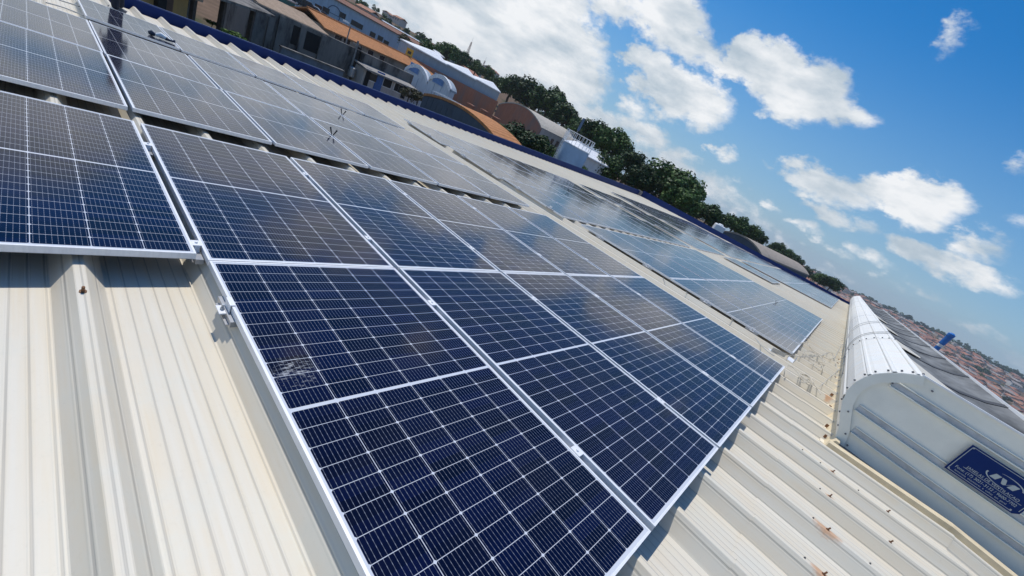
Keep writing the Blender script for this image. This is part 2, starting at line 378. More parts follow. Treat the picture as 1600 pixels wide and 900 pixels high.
for i in range(len(rows)):
    A, B = rows[i], rows[(i+1) % len(rows)]
    for k in range(len(Ds)-1):
        try: gb.faces.new((A[k], A[k+1], B[k+1], B[k]))
        except ValueError: pass
gme = bpy.data.meshes.new('ground'); gb.to_mesh(gme); gb.free(); gme.materials.append(ground_material())
gme.polygons.foreach_set('use_smooth', [True]*len(gme.polygons))
tag(link('ground', gme), kind='structure')

# ------------------------------------------------------------------ the warehouse roof
H_CREST, H_PAN = -.068, -.168
U_NEAR = -7.5
def v_eave(u): return -11.85 - .187*u
def v_gable(u): return -21 + (49-u)/.354
V_RIDGE = 3.86
def profile_points():
    out = []; k0 = int((U_NEAR-.03)/.503)-1
    for k in range(k0, 100):
        c = .035 + .503*k
        for du, h in ((-.088, H_PAN), (-.084, H_PAN+.002), (-.020, H_CREST-.002), (-.016, H_CREST), (.016, H_CREST), (.020, H_CREST-.002), (.084, H_PAN+.002), (.088, H_PAN)):
            if c+du > U_NEAR and c+du < 48.8: out.append((c+du, h))
    return out
house = empty('warehouse', 'cream ribbed metal roof warehouse with blue fascia that carries the solar arrays', 'warehouse', (0,0,0))
rm = MB(); pp = profile_points()
def sheet(rm, vs, lift=0.0):
    prev = None
    for u, h in pp:
        lo, hi = vs(u)
        cur = None if hi-lo < .02 else ((lo, u, h+lift), (hi, u, h+lift))
        if prev and cur: rm.quad(prev[0], prev[1], cur[1], cur[0])
        prev = cur
LAP = 2.62
sheet(rm, lambda u: (v_eave(u), min(LAP+.12, v_gable(u))))
roof = rm.build('roof_sheet', ROOF, house, rot=ROOF_ROT)
rm = MB(); sheet(rm, lambda u: (LAP, min(V_RIDGE, v_gable(u))), .004)
rm.build('ridge_sheet', ROOF, house, rot=ROOF_ROT)
RX = 3.8565
def mir(p): return Vector((2*RX-p.x, p.y, p.z))
rm = MB(); prev = None
for u, h in pp:
    a, b = RP(u, 3.8565, h-.001), RP(u, 3.86-11.2, h); a2, b2 = mir(a), mir(b)
    if u < 38 and prev: rm.quad(prev[0], a2, b2, prev[1])
    prev = (a2, b2)
rm.build('back_roof_sheet', ROOF, house)
# fascia parapets: level tops
FZ = -.56
fm = MB()
def fascia(fm, a, b, top_a, top_b, bot, t=.03):
    a = Vector(a); b = Vector(b); d = (b-a).normalized(); n = Vector((-d.y, d.x, 0))*t
    pr = []
    for p, tz in ((a, top_a), (b, top_b)):
        pr.append([Vector((p.x, p.y, bot)), Vector((p.x+n.x, p.y+n.y, bot)), Vector((p.x+n.x, p.y+n.y, tz)), Vector((p.x, p.y, tz))])
    A, B = pr
    for i in range(4):
        j = (i+1) % 4; fm.quad(A[i], A[j], B[j], B[i])
    fm.quad(*reversed(A)); fm.quad(*B)
e0 = RP(-7.5, v_eave(-7.5)-.14, 0); e1 = RP(48.2, v_eave(48.2)-.14, 0)
fascia(fm, e1, e0, FZ-.07, FZ, -1.6)
fm.build('eave_fascia', FASCIA, house)
fm = MB(); fascia(fm, e1, e0, FZ-.045, FZ+.022, -.56-.12, -.05); fm.build('fascia_cap', simple('fascia cap blue', (.02, .055, .18), .5), house)
g0 = RP(48.75, v_eave(48.5), 0); g1 = RP(40.4, V_RIDGE, 0)
fm = MB(); fascia(fm, Vector((g1.x, g1.y+.15, 0)), Vector((g0.x, g0.y+.15, 0)), .26, -.42, -2.2); fm.build('gable_fascia', FASCIA, house)
wm_ = MB(); a = RP(-7.3, v_eave(-7.3)+.2, 0); b = RP(48.0, v_eave(48.0)+.2, 0)
fascia(wm_, b, a, -1.6, -1.5, -9.0, .2); fascia(wm_, Vector((18, 39, 0)), b, -2.2, -2.2, -14, .2)
wm_.build('outer_wall', simple('rendered wall', (.5, .48, .44), .8), house)
fm = MB(); bx = mir(RP(0, 3.86-11.3, 0)); fascia(fm, (bx.x, -8, 0), (bx.x, 38, 0), -.55, -.55, -1.5); fm.build('back_fascia', FASCIA, house)
# corner piece of the fascia where the eave meets the gable
cm = MB(); cm.box(e1.x-.25, e1.x+.3, e1.y-.1, e1.y+.3, -1.7, -.6); cm.build('corner_post', simple('corner grey', (.3, .28, .27), .7), house)

# ------------------------------------------------------------------ solar panels
def frame_mesh():
    b = MB(); t = .0105; H = .035
    # hollow frame: lip on top, wall outside; x along length, y across
    b.box(0, PL, 0, t, -H, 0); b.box(0, PL, PW-t, PW, -H, 0)
    b.box(0, t, t, PW-t, -H, 0); b.box(PL-t, PL, t, PW-t, -H, 0)
    b.box(0, .028, t, PW-t, -H-.0005, -H+.0015); b.box(PL-.028, PL, t, PW-t, -H-.0005, -H+.0015)
    return b.mesh('frame', ALU)
def glass_mesh():
    t = .0105; me = bpy.data.meshes.new('glass')
    x0, x1, y0, y1, z = t, PL-t, t, PW-t, -.0018
    me.from_pydata([(x0,y0,z),(x1,y0,z),(x1,y1,z),(x0,y1,z),(x0,y0,z-.005),(x1,y0,z-.005),(x1,y1,z-.005),(x0,y1,z-.005)], [], [(0,1,2,3),(7,6,5,4)])
    uv = me.uv_layers.new(name='UVMap')
    for l in me.loops:
        v = me.vertices[l.vertex_index].co; uv.data[l.index].uv = (v.x, v.y)
    me.materials.append(CELLS); me.update(); return me
FRAME_ME, GLASS_ME = frame_mesh(), glass_mesh()
ORD = ['first','second','third','fourth','fifth','sixth','seventh','eighth','ninth','tenth','eleventh','twelfth','thirteenth','fourteenth','fifteenth']
prng = random.Random(3)
def panel(u0, v0, w, l, label, group, h=0.0):
    dz = prng.uniform(-.002, .002)
    o = empty('solar_panel', label, 'solar panel', RP(u0, v0, h+dz), group=group)
    o.rotation_euler = (rad(prng.uniform(-.16, .16)), -TH + rad(prng.uniform(-.10, .10) + (1.05 if (u0 > 6 and v0 < -2.6) else 0)), 0)
    o.scale = (l/PL, w/PW, 1)
    link('frame', FRAME_ME, o); link('glass', GLASS_ME, o)
    return o
G1, G2, G3, G4 = ('solar panels of the nearest array', 'solar panels of the second array', 'solar panels of the third array', 'solar panels of the farthest array')
LB = -2.71
def row(arr, rowname, group, u0, pitch, gap, v0, l, cols, first=0, h=0.0):
    n = len(cols)
    for i, k in enumerate(cols):
        panel(u0 + pitch*k, v0, pitch-gap, l, 'solar panel, %s from left in the %s of the %s array' % (ORD[i], rowname, arr), group, h)
# nearest array
row('nearest', 'bottom row', G1, 0, 1.175, .041, 0.004, 2.278, range(5))
row('nearest', 'second row from the bottom', G1, 0, 1.175, .041, -2.288, 2.278, range(5))
panel(-.043-1.134, -2.285, 1.134, 2.226, 'framed solar panel at the left edge of the photo, its end over bare roof', G1)
panel(-.035-1.134, -4.83, 1.134, 2.12, 'framed grey-reflecting solar panel at the left edge, just above the gap', G1)
panel(-.025-1.134, -6.965, 1.134, 2.12, 'framed solar panel in the top left corner, reflecting pale blue sky', G1)
row('nearest', 'third row from the bottom', G1, -.002, 1.166, .036, -4.83, 2.12, range(5))
row('nearest', 'fourth row from the bottom', G1, -.01, 1.150, .034, -6.965, 2.12, range(5))
row('nearest', 'top row by the eave', G1, -.02, 1.138, .03, -9.43, 2.11, range(5))
# second array
row('second', 'bottom row', G2, 7.15, 1.205, .03, 0.004, 2.25, range(7))
row('second', 'second row from the bottom', G2, 7.15, 1.205, .03, -2.262, 2.25, range(7))
row('second', 'third row from the bottom', G2, 7.02, 1.165, .03, -4.83, 2.14, range(8))
row('second', 'fourth row from the bottom', G2, 6.90, 1.165, .03, -6.965, 2.12, range(8))
row('second', 'top row by the eave', G2, 6.84, 1.155, .03, -9.36, 2.06, range(8))
# third array
row('third', 'bottom row', G3, 19.95, 1.17, .03, -2.25, 2.28, range(2))
row('third', 'middle row', G3, 17.25, 1.17, .03, -4.83, 2.16, range(4))
row('third', 'fourth row', G3, 17.25, 1.17, .03, -6.965, 2.12, range(4))
row('third', 'top row', G3, 17.25, 1.17, .03, -9.36, 2.1, range(4))
# farthest array
row('farthest', 'bottom row', G4, 23.9, 1.17, .03, 0.0, 2.22, range(13))
row('farthest', 'second row', G4, 23.9, 1.17, .03, -2.25, 2.24, range(14))
row('farthest', 'third row', G4, 23.4, 1.17, .03, -4.83, 2.16, range(15))
row('farthest', 'fourth row', G4, 23.4, 1.17, .03, -6.965, 2.12, range(15))
row('farthest', 'fifth row', G4, 23.4, 1.17, .03, -9.36, 2.1, range(15))
row('farthest', 'top row', G4, 24.6, 1.17, .03, -11.6, 2.1, range(15))

# clamps ----------------------------------------------------------
def clamp_mesh_mid():
    b = MB(); b.box(-.03, .03, -.021, .021, .0005, .005); b.box(-.03, .03, -.012, .012, -.04, .0005); b.tube([(0,0,.005),(0,0,.013)], .0075, 6); return b.mesh('clamp_top', ALU)
def clamp_mesh_end():
    b = MB(); b.box(-.035, .035, -.004, .014, .0005, .005); b.box(-.035, .035, -.008, -.004, -.045, .005); b.box(-.035, .035, -.045, -.008, -.045, -.039); return b.mesh('clamp_top', ALU)
def rail_mesh():
    b = MB(); b.box(-.11, .11, -.018, .018, -.067, -.038); b.box(-.09, .09, -.03, .03, -.068, -.064); return b.mesh('rail', ALU_D)
def bolt_mesh():
    b = MB(); b.tube([(0,-.026,-.039),(0,-.026,-.012)], .006, 6); b.tube([(0,-.026,-.036),(0,-.026,-.028)], .010, 6); return b.mesh('bolt', GALV)
CMID, CEND, RAILM, BOLTM = clamp_mesh_mid(), clamp_mesh_end(), rail_mesh(), bolt_mesh()
def clamp(u, v, end, label, flip=False, group='aluminium clamps on the nearest array'):
    o = empty('panel_clamp', label, 'clamp', RP(u, v, 0), ROOF_ROT, group)
    if flip: o.rotation_euler = (0, -TH, 0); o.scale = (1, -1, 1)
    link('clamp_top', CEND if end else CMID, o); link('rail', RAILM, o)
    if end: link('bolt', BOLTM, o)
ec = 'aluminium end clamp gripping the exposed left edge of the nearest array'
clamp(0, .40, True, 'aluminium end clamp and its bolt on the left edge beside bare roof')
for r, (va, rn) in enumerate(((0.0, 'bottom row'), (-2.29, 'second row'))):
    for k in range(1, 5):
        for f in (.21, .80):
            clamp(k*1.175-.0205, va+f*2.278, False, 'small aluminium clamp in the seam after the %s panel, %s end, %s' % (ORD[k-1], 'upper' if f < .5 else 'lower', rn))
clamp(-.022, -.18, False, 'aluminium clamp in the wide seam beside the leftmost panel, lower end')
clamp(-.022, -1.75, False, 'aluminium clamp in the wide seam beside the leftmost panel, upper end')
for i, v in enumerate((-9.0, -7.9, -6.3, -5.2, -4.2, -3.1, -1.7, -.5, .75, 1.6)):
    uu = 7.15 if v > -2.6 else (7.02 if v > -4.9 else (6.90 if v > -7 else 6.84))
    clamp(uu, v, True, 'dark end clamp on the near edge of the second array, %s down from the eave' % ORD[i], group='end clamps on the second array')

# ------------------------------------------------------------------ ridge ventilator
vent = empty('ridge_ventilator', 'long white curved-shoulder ridge ventilator with pale ribbed end plate', 'ventilator', (RX, 4.45, 0))
def V(x, y, z): return Vector((x-RX, y-4.45, z))
VY0, VY1 = 4.45, 39.5
shoulder = [(2.985,.05),(2.93,.20),(2.86,.32),(2.80,.43),(2.765,.55),(2.762,.65),(2.785,.745),(2.825,.82),(2.885,.89),(2.955,.95),(3.015,.99),(3.075,1.02)]
def thick(prof, t):
    """offset the open profile inwards to give the sheet thickness"""
    inner = []
    for i, p in enumerate(prof):
        a = prof[max(i-1, 0)]; b = prof[min(i+1, len(prof)-1)]
        d = Vector((b[0]-a[0], b[1]-a[1])).normalized(); inner.append((p[0]+d.y*t, p[1]-d.x*t))
    return inner
def hood(mirror, name):
    b = MB(); pr = []; zk = .962 if mirror else 1.0
    # the sheet has standing ribs every third facet
    for i, (x, z) in enumerate(shoulder):
        pr.append((x, z))
        if i in (3, 6, 8, 10) and i < len(shoulder)-1:
            x2, z2 = shoulder[i+1]; d = Vector((x2-x, z2-z)); n = Vector((-d.y, d.x)).normalized()*.012
            for f in (.18, .3, .55, .67):
                o = n if f in (.3, .55) else Vector((0, 0)); pr.append((x+d.x*f+o.x, z+d.y*f+o.y))
    inn = thick(pr, .006); loop = pr + list(reversed(inn))
    f = (lambda x: 2*RX-x) if mirror else (lambda x: x)
    ys = [VY0+.012]; y = VY0+3.1
    while y < VY1: ys += [y]; y += 3.1
    ys.append(VY1)
    for i in range(len(ys)-1):
        s = 0.0 if i % 2 == 0 else .003                     # lapped sheets
        L2 = [V(f(x-s), 4.45, (z+s)*zk) for x, z in loop]
        b.prism(L2, (0, ys[i]-4.45, 0), (0, ys[i+1]-4.45+.03, 0))
    return b.build(name, ROOF_W, vent)
hood(False, 'hood_sheet'); hood(True, 'hood_sheet')
# the trough between the two hoods
tr = [(3.06,.93),(3.25,.84),(3.55,.78),(3.86,.76),(4.17,.78),(4.45,.85),(4.64,.945)]
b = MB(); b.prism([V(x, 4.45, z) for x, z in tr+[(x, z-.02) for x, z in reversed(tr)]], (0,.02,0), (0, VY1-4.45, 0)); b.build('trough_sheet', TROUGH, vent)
b = MB(); b.box(4.635-RX, 4.665-RX, .02, VY1-4.45, .945, .984); b.build('trough_lip', WHITE, vent)
STRAP = simple('dark strap', (.06, .06, .062), .7)
for i in range(13):
    y0 = 5.9+i*2.5 - 4.45; b = MB(); o = [(x, z+.012) for x, z in tr]
    b.prism([V(x, 4.45, z) for x, z in o+[(x, z-.02) for x, z in reversed(o)]], (0, y0, 0), (0, y0+.22, 0)); tag(b.build('strap', STRAP, vent))
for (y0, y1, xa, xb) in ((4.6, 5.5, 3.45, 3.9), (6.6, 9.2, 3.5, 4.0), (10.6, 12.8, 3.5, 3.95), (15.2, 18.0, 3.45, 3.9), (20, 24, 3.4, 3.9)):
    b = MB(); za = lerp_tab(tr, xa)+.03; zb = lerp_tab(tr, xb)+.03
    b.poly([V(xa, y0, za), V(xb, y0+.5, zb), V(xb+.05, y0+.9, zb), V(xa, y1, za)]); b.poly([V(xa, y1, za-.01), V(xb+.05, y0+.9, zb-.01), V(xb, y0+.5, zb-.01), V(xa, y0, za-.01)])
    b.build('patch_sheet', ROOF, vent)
# end plate with horizontal ribs
outline = shoulder + [(2*RX-x, z) for x, z in reversed(shoulder)]
b = MB(); b.prism([V(x, 4.45, z) for x, z in outline], (0, .004, 0), (0, .012, 0)); b.build('end_plate', PLATE, vent)
def shx(z):
    for (x0, z0), (x1, z1) in zip(shoulder, shoulder[1:]):
        if z0 <= z <= z1: return x0+(x1-x0)*(z-z0)/(z1-z0)
    return 2.99
rib = MB()
for z in (.262, .458, .815):
    x0 = (shx(z)+.12 if z < .8 else 2.955); x1 = 2*RX-x0
    # each rib is a folded channel: a sunk groove between two flats, with a raised bead under it
    rib.prism([V(x0, 4.45, z-.030), V(x0, 4.45, z-.012), V(x0, 4.425, z-.016), V(x0, 4.425, z-.026)], (0, 0, 0), (x1-x0, 0, 0))
    rib.prism([V(x0, 4.45, z+.036), V(x0, 4.45, z+.052), V(x0, 4.437, z+.048), V(x0, 4.437, z+.040)], (0, 0, 0), (x1-x0, 0, 0))
rib.build('plate_rib', PLATE, vent)
b = MB()
for z in (.262, .458, .815):
    x0 = (shx(z)+.12 if z < .8 else 2.955); x1 = 2*RX-x0; b.box(x0-RX, x1-RX, -.003, .002, z-.008, z+.034)
b.build('plate_groove', simple('plate groove grey', (.46, .48, .50), .45), vent)
# folded trim following the shoulder
trim_in = thick(shoulder, .085)
for i in range(len(shoulder)-1):
    b = MB(); q = [shoulder[i], shoulder[i+1], trim_in[i+1], trim_in[i]]; e = .0008*i
    b.prism([V(x, 4.45, z) for x, z in q], (0, -.018-e, 0), (0, -.010-e, 0)); b.build('edge_trim', PLATE, vent)
b = MB(); b.box(3.06-RX, 4.66-RX, -.012, .03, 1.012, 1.028); b.build('top_trim', WHITE, vent)
for x, z in ((2.995,.20),(2.885,.39),(2.955,.83),(3.18,.95),(3.07,.12)):
    b = MB(); b.tube([V(x, 4.445, z), V(x, 4.424, z)], .008, 8); b.build('screw', PLATE_D, vent)
for k, (x, z) in enumerate(shoulder[1:]):
    for y in (4.52, 7.6):
        b = MB(); b.tube([V(x-.002, y, z+.002), V(x-.012, y, z+.012)], .009, 8); b.build('screw', PLATE_D, vent)
# base flashings
b = MB(); b.prism([V(2.915, 4.3, -.02), V(3.0, 4.3, -.02), V(3.0, 4.3, .125), V(2.965, 4.3, .125)], (0, 0, 0), (0, VY1-4.3, 0)); b.build('side_flashing', CREAM, vent)
b = MB(); cp = [(4.19, -.12), (4.275, -.12), (4.27, .100), (4.262, .108), (4.215, .112), (4.19, .100)]
for sx in (1, -1):
    p0 = [V(RX-sx*.93, y, z) for y, z in cp]; b.prism(p0, (0,0,0), (sx*.931, 0, .054))
b.build('front_flashing', CREAM, vent)
b = MB(); b.box(2.96-RX, 4.76-RX, -.17, .0, -.02, .085); b.build('base_gutter', PLATE_D, vent)
b = MB(); b.box(3.0-RX, 4.72-RX, .03, VY1-4.6, -.02, .75); b.build('core', PLATE_D, vent)
# ragged sealant with rust along the flashing foot
SEAL = simple('sealant', (.72, .66, .54), .8, 0, .3, 12)
sl_ = random.Random(5); b = MB(); y = 4.35
while y < 30:
    d = sl_.uniform(.06, .2); x = 2.93 - sl_.uniform(.0, .02)
    zr = lerp_tab([(0, RP(0, 2.9, H_PAN).z), (1, RP(0, 2.9, H_PAN).z)], .5)
    b.box(x-.022-RX, x+.02-RX, y-4.45, y+d*.8-4.45, zr-.01, zr+sl_.uniform(.01, .035)); y += d
b.build('sealant', SEAL, vent)
b = MB(); y = 4.5
while y < 24:
    b.box(2.902-RX+sl_.uniform(-.01,.005), 2.925-RX, y-4.45, y+.012-4.45, .025, .045+sl_.uniform(0,.02)); y += sl_.choice((.16,.22,.3,.7,.5))
b.build('rust_stain', RUST, vent)

# sign on the end plate -------------------------------------------
sign = empty('sign_board', 'blue company sign with silver initials and phone lines on the ventilator end plate', 'sign', (3.605, 4.415, .470))
SW, SH = .485, .287
b = MB(); c_ = .03
b.prism([Vector((0,0,0)), Vector((SW-c_,0,0)), Vector((SW,0,c_)), Vector((SW,0,SH)), Vector((0,0,SH))], (0,0,0), (0,.004,0)); b.build('plate', SIGNBLUE, sign)
b = MB(); t_ = .004; m_ = .012
for (x0,x1,z0,z1) in ((m_,SW-m_-c_,m_,m_+t_),(m_,SW-m_,SH-m_-t_,SH-m_),(m_,m_+t_,m_,SH-m_),(SW-m_-t_,SW-m_,m_+c_,SH-m_)): b.box(x0,x1,-.0012,0,z0,z1)
b.build('border', SIGNINK, sign)
def flat(pts, name, y=-.0013):
    b = MB(); b.prism([Vector((x, 0, z)) for x, z in pts], (0, y, 0), (0, 0, 0)); return b.build(name, SIGNINK, sign)
lg = MB()
for pts in ([(.205,.150),(.243,.150),(.258,.196),(.222,.196)], [(.262,.196),(.290,.196),(.306,.158),(.296,.148),(.281,.150)],
            [(.296,.148),(.306,.158),(.335,.190),(.331,.192)], [(.318,.150),(.356,.150),(.372,.196),(.336,.196)]):
    lg.prism([Vector((x, 0, z)) for x, z in pts], (0, -.0013, 0), (0, 0, 0))
lg.build('initials', SIGNINK, sign)
def arc(cx, cz, rx, rz, a0, a1, w0, w1, n=18):
    o, i = [], []
    for k in range(n+1):
        f = k/n; a = rad(a0+(a1-a0)*f); w = w0+(w1-w0)*f
        o.append((cx+(rx+w)*math.cos(a), cz+(rz+w)*math.sin(a))); i.append((cx+(rx-w)*math.cos(a), cz+(rz-w)*math.sin(a)))
    return o, i
for a in ((.285,.172,.108,.048,170,285,.0055,.0008), (.292,.178,.108,.048,5,118,.006,.0008)):
    o, i = arc(*a); b = MB()
    for k in range(len(o)-1): b.quad((o[k][0],-.0013,o[k][1]),(o[k+1][0],-.0013,o[k+1][1]),(i[k+1][0],-.0013,i[k+1][1]),(i[k][0],-.0013,i[k][1]))
    b.build('orbit_arc', SIGNINK, sign)
def text(s, x, z, size, parent, mat, squash=1.0, y=-.0014, name='lettering', ext=.0004):
    cu = bpy.data.curves.new(name, 'FONT'); cu.body = s; cu.size = size; cu.extrude = ext; cu.space_character = 1.02
    tmp = bpy.data.objects.new('tmp', cu); COL.objects.link(tmp)
    dg = bpy.context.evaluated_depsgraph_get(); me = bpy.data.meshes.new_from_object(tmp.evaluated_get(dg))
    bpy.data.objects.remove(tmp); me.materials.clear(); me.materials.append(mat)
    o = link(name, me, parent, (x, y, z), (rad(90), 0, 0)); o.scale = (squash, 1, 1); return o
text('JANELAS DE VENTILACAO', .085, .102, .031, sign, SIGNINK, .92)
text('Fone: (17) 3021-3132 / 9600-7702', .036, .056, .033, sign, SIGNINK, .86)
text('lanternins  exaustores  e  calhas  em  geral', .05, .030, .020, sign, SIGNINK, .98)
b = MB(); b.box(.07, .45, -.0013, 0, .092, .095); b.build('underline', SIGNINK, sign)
for x_, z_ in ((.02,.02),(.02,SH-.02),(SW-.02,SH-.02),(SW-.05,.022)):
    b = MB(); b.tube([(x_, 0, z_), (x_, -.005, z_)], .006, 8); b.build('screw', GALV, sign)

# ------------------------------------------------------------------ fasteners on the roof
def screw_mesh():
    b = MB(); b.tube([(0,0,0),(0,0,.004)], .010, 8); b.tube([(0,0,.004),(0,0,.024)], .0045, 6); return b.mesh('roof_screw', RUST)
SCREW = screw_mesh()
b = MB(); b.tube([(0,0,0),(0,0,.003)], .0055, 10); b.tube([(0,0,.003),(0,0,.008)], .0035, 6); SCREW_S = b.mesh('screw_head', simple('grey screw', (.12, .12, .12), .5, .4))
def onprof(px, py, crest=True): return onroof(px, py, H_CREST if crest else H_PAN)
def screw(px, py, label, rusty=False, crest=True, big=1.0):
    u, v = onprof(px, py, crest); h = H_CREST if crest else H_PAN
    if crest: u = .035 + .503*round((u-.035)/.503)
    o = tag(link('roof_screw', SCREW, None, RP(u, v, h + (.004 if v > LAP else 0)), (.12, -TH+.15, random.random()*3)), label, 'screw', 'screws in the roof ribs'); o.scale = (big,)*3
screw(131, 456, 'rusty roof screw on the rib beside the lower left panel', big=1.25)
for i, (x, y) in enumerate(((1300,738),(1296,772),(1293,820),(1288,877))): screw(x, y, 'rust-stained roof screw before the end plate, %s from the ventilator' % ORD[i])
for i, (x, y) in enumerate(((1386,800),(1390,848))): screw(x, y, 'bare grey roof screw %s the ventilator front flashing' % ('nearer to' if i == 0 else 'farther from'))

for (x, y) in ((172,262),(262,342),(260,475),(225,628),(180,835),(520,860),(460,488)):
    px, py = 1200+x/3.2725, 625+y/3.2725; u, v = onprof(px, py); u = .035+.503*round((u-.035)/.503)
    o = tag(link('screw_head', SCREW_S, None, RP(u, v, H_CREST+(.004 if v > LAP else 0)), (0, -TH, 0)), 'tiny dark screw head on the bare ribs before the ventilator', 'screw', 'tiny screw heads before the ventilator')

# ------------------------------------------------------------------ ropes, cables and small things left on the roof
def roofpts(px, h=.0): 
    out = []
    for p in px:
        hh = p[2] if len(p) > 2 else h
        u, v = onroof(p[0], p[1], hh); out.append(RP(u, v, hh))
    return out
def smooth(pts, k=6):
    pts = [Vector(p) for p in pts]; out = []
    for i in range(len(pts)-1):
        p0, p1, p2, p3 = pts[max(i-1,0)], pts[i], pts[i+1], pts[min(i+2, len(pts)-1)]
        for j in range(k):
            t = j/k; out.append(.5*((2*p1)+(p2-p0)*t+(2*p0-5*p1+4*p2-p3)*t*t+(3*p1-p0-3*p2+p3)*t*t*t))
    out.append(pts[-1]); return out
def rope(name, label, cat, paths, r, mat, group=None):
    b = MB()
    for p in paths: b.tube(smooth(p), r, 6)
    return tag(b.build(name, mat, None, True), label, cat, group)
def coil(u, v, ru, rv, turns, h, seed, wob=.25):
    rg = random.Random(seed); pts = []
    for k in range(int(turns*9)):
        a = 2*math.pi*k/9; f = rg.uniform(1-wob, 1+wob)*(1-.35*k/(turns*9))
        pts.append(RP(u+ru*f*math.cos(a), v+rv*f*math.sin(a), h + .022*abs(math.sin(a*1.3)) + .006*k/9))
    return pts
hC = -.055
rope('rope', 'pale rope coiled on the ribs by the corner of the nearest array, loose end trailing', 'rope',
     [roofpts([(1227,590),(1229,572),(1240,575),(1252,588),(1262,594)], hC), coil(6.10, 2.56, .22, .10, 3.2, hC, 2), roofpts([(1248,590),(1258,586),(1268,594),(1255,598),(1246,592)], hC+.03),
      roofpts([(1262,592),(1270,598),(1277,607),(1282,616)], hC)], .0055, ROPE)
rope('rope', 'tangled pale rope lying between the second array corner and the ventilator', 'rope',
     [roofpts([(1250,536,.01),(1262,535,.02),(1264,541,.0),(1270,547)], hC), coil(8.1, 2.55, .55, .17, 2.4, hC, 4, .4), coil(7.5, 2.62, .4, .1, 1.8, hC, 8, .4), roofpts([(1268,545),(1282,555),(1296,561),(1304,558)], hC)], .0055, ROPE)
def overhood(y0, y1, z_end=.98):
    """a line running up over the white shoulder and dropping into the trough"""
    pts = []
    for i, (x, z) in enumerate(shoulder):
        pts.append(Vector((x - .014, y0+(y1-y0)*i/(len(shoulder)-1), z+.012)))
    pts += [Vector((3.2, y1+.02, .93)), Vector((3.4, y1+.05, .84))]; return pts
cu_, cv_ = onroof(1240, 556, hC)
rope('safety_line', 'grey line from the second array corner over the white ventilator, nearer of the two', 'line',
     [roofpts([(1212,552),(1240,556),(1262,557),(1282,556),(1300,552),(1312,548)], hC)[:-1] + overhood(7.9, 8.6), overhood(7.75, 8.35)], .0055, CABLE)
rope('safety_line', 'grey line from the flashing over the white ventilator, farther of the two', 'line',
     [roofpts([(1303,562),(1309,550),(1316,538)], hC) + overhood(9.4, 10.9), overhood(9.9, 11.3)], .0055, CABLE)
rope('wire', 'thin wire lying across the ribs towards the ventilator foot', 'wire', [roofpts([(1281,604),(1296,590),(1308,580),(1311,576)], hC)], .004, CABLE)
rope('cable', 'thin dark cable along the bare ribs between the two arrays', 'cable', [roofpts([(1180,528),(1190,540),(1202,551),(1210,556)], hC)], .007, CABLE)
for i, (x, y) in enumerate(((1213,551),(1236,562))):
    u, v = onroof(x, y, hC); o = empty('bracket', 'bluish metal bracket left on the ribs %s the corner of the second array' % ('just outside' if i == 0 else 'below'), 'bracket', RP(u, v, H_CREST+.006), (0, -TH, .6+i), 'loose brackets on the ribs')
    b = MB(); b.box(-.11, .11, -.045, .045, 0, .006); b.build('base_plate', ALU, o); b = MB(); b.box(-.11, .11, -.045, -.038, .006, .07); b.build('upright_plate', GALV, o)
# loose cables and end brackets on the edge of the second array
for i, pts in enumerate(([(1072,456,-.04),(1076,462,-.1),(1077,470,-.13),(1079,474,-.14)], [(1101,464,-.03),(1103,470,-.06),(1103,477,-.12),(1104,480,-.14)], [(1143,498,-.03),(1146,503,-.08),(1148,507,-.14)], [(1036,434,-.04),(1039,444,-.12),(1043,450,-.14)])):
    rope('cable', 'short cable tail hanging off the near edge of the second array, %s from the left' % ORD[i], 'cable', [roofpts(pts)], .008, CABLE, 'cable tails on the second array')
# black ties standing up from the panel seams
for i, (x, y, lab) in enumerate(((518,211,'black two-pronged tie standing on the panel seam, lower one'), (534,179,'black two-pronged tie standing on the panel seam, upper one'), (888,300,'tiny dark tie standing on a seam of the second array'), (1212,474,'small dark clip on the midline of the second array'))):
    u, v = onroof(x, y, 0); b = MB(); s = (1.0, 1.0, 1.1, .7)[i]
    b.tube([RP(u, v, .001), RP(u-.02*s, v-.045*s, .10*s)], .008*s, 5, radii=[.006*s, .012*s]); b.tube([RP(u+.015*s, v+.01, .001), RP(u+.05*s, v+.03*s, .095*s)], .008*s, 5, radii=[.006*s, .011*s])
    tag(b.build('cable_tie', BLACK), lab, 'cable tie', 'black ties on the panels')
u, v = onroof(251, 61, .0)
tool = empty('pliers', 'small dark tool with a white grip lying on the top row panel edge', 'tool', RP(u, v, .004), (0, -TH, rad(80)))
b = MB(); b.tube([(-.16, 0, .035), (-.12, 0, .045), (-.07, .0, .035)], .04, 8, radii=[.022, .045, .025]); b.build('head', simple('navy rubber', (.02, .03, .06), .5), tool)
b = MB(); b.tube([(-.07, 0, .035), (0, .01, .06), (.07, 0, .04)], .03, 8, radii=[.022, .042, .03]); b.build('grip', WHITE, tool)
b = MB(); b.tube([(.06, 0, .03), (.14, .01, .02), (.19, .02, .03)], .02, 6, radii=[.028, .014, .026]); b.tube([(-.02, .03, .02), (.09, .05, .02), (.16, .05, .02)], .014, 6); b.build('handle', simple('navy rubber', (.02, .03, .06), .5), tool)
# cable across the bare roof at the top left
for i, pts in enumerate(([(72,4),(100,12),(135,26)], [(92,0),(118,8),(138,14)])):
    rope('cable', 'thin dark cable on bare cream roof at the upper left, %s' % ('lower' if i == 0 else 'upper'), 'cable', [roofpts(pts, -.055)], .01, CABLE, 'cables on the bare roof at upper left')

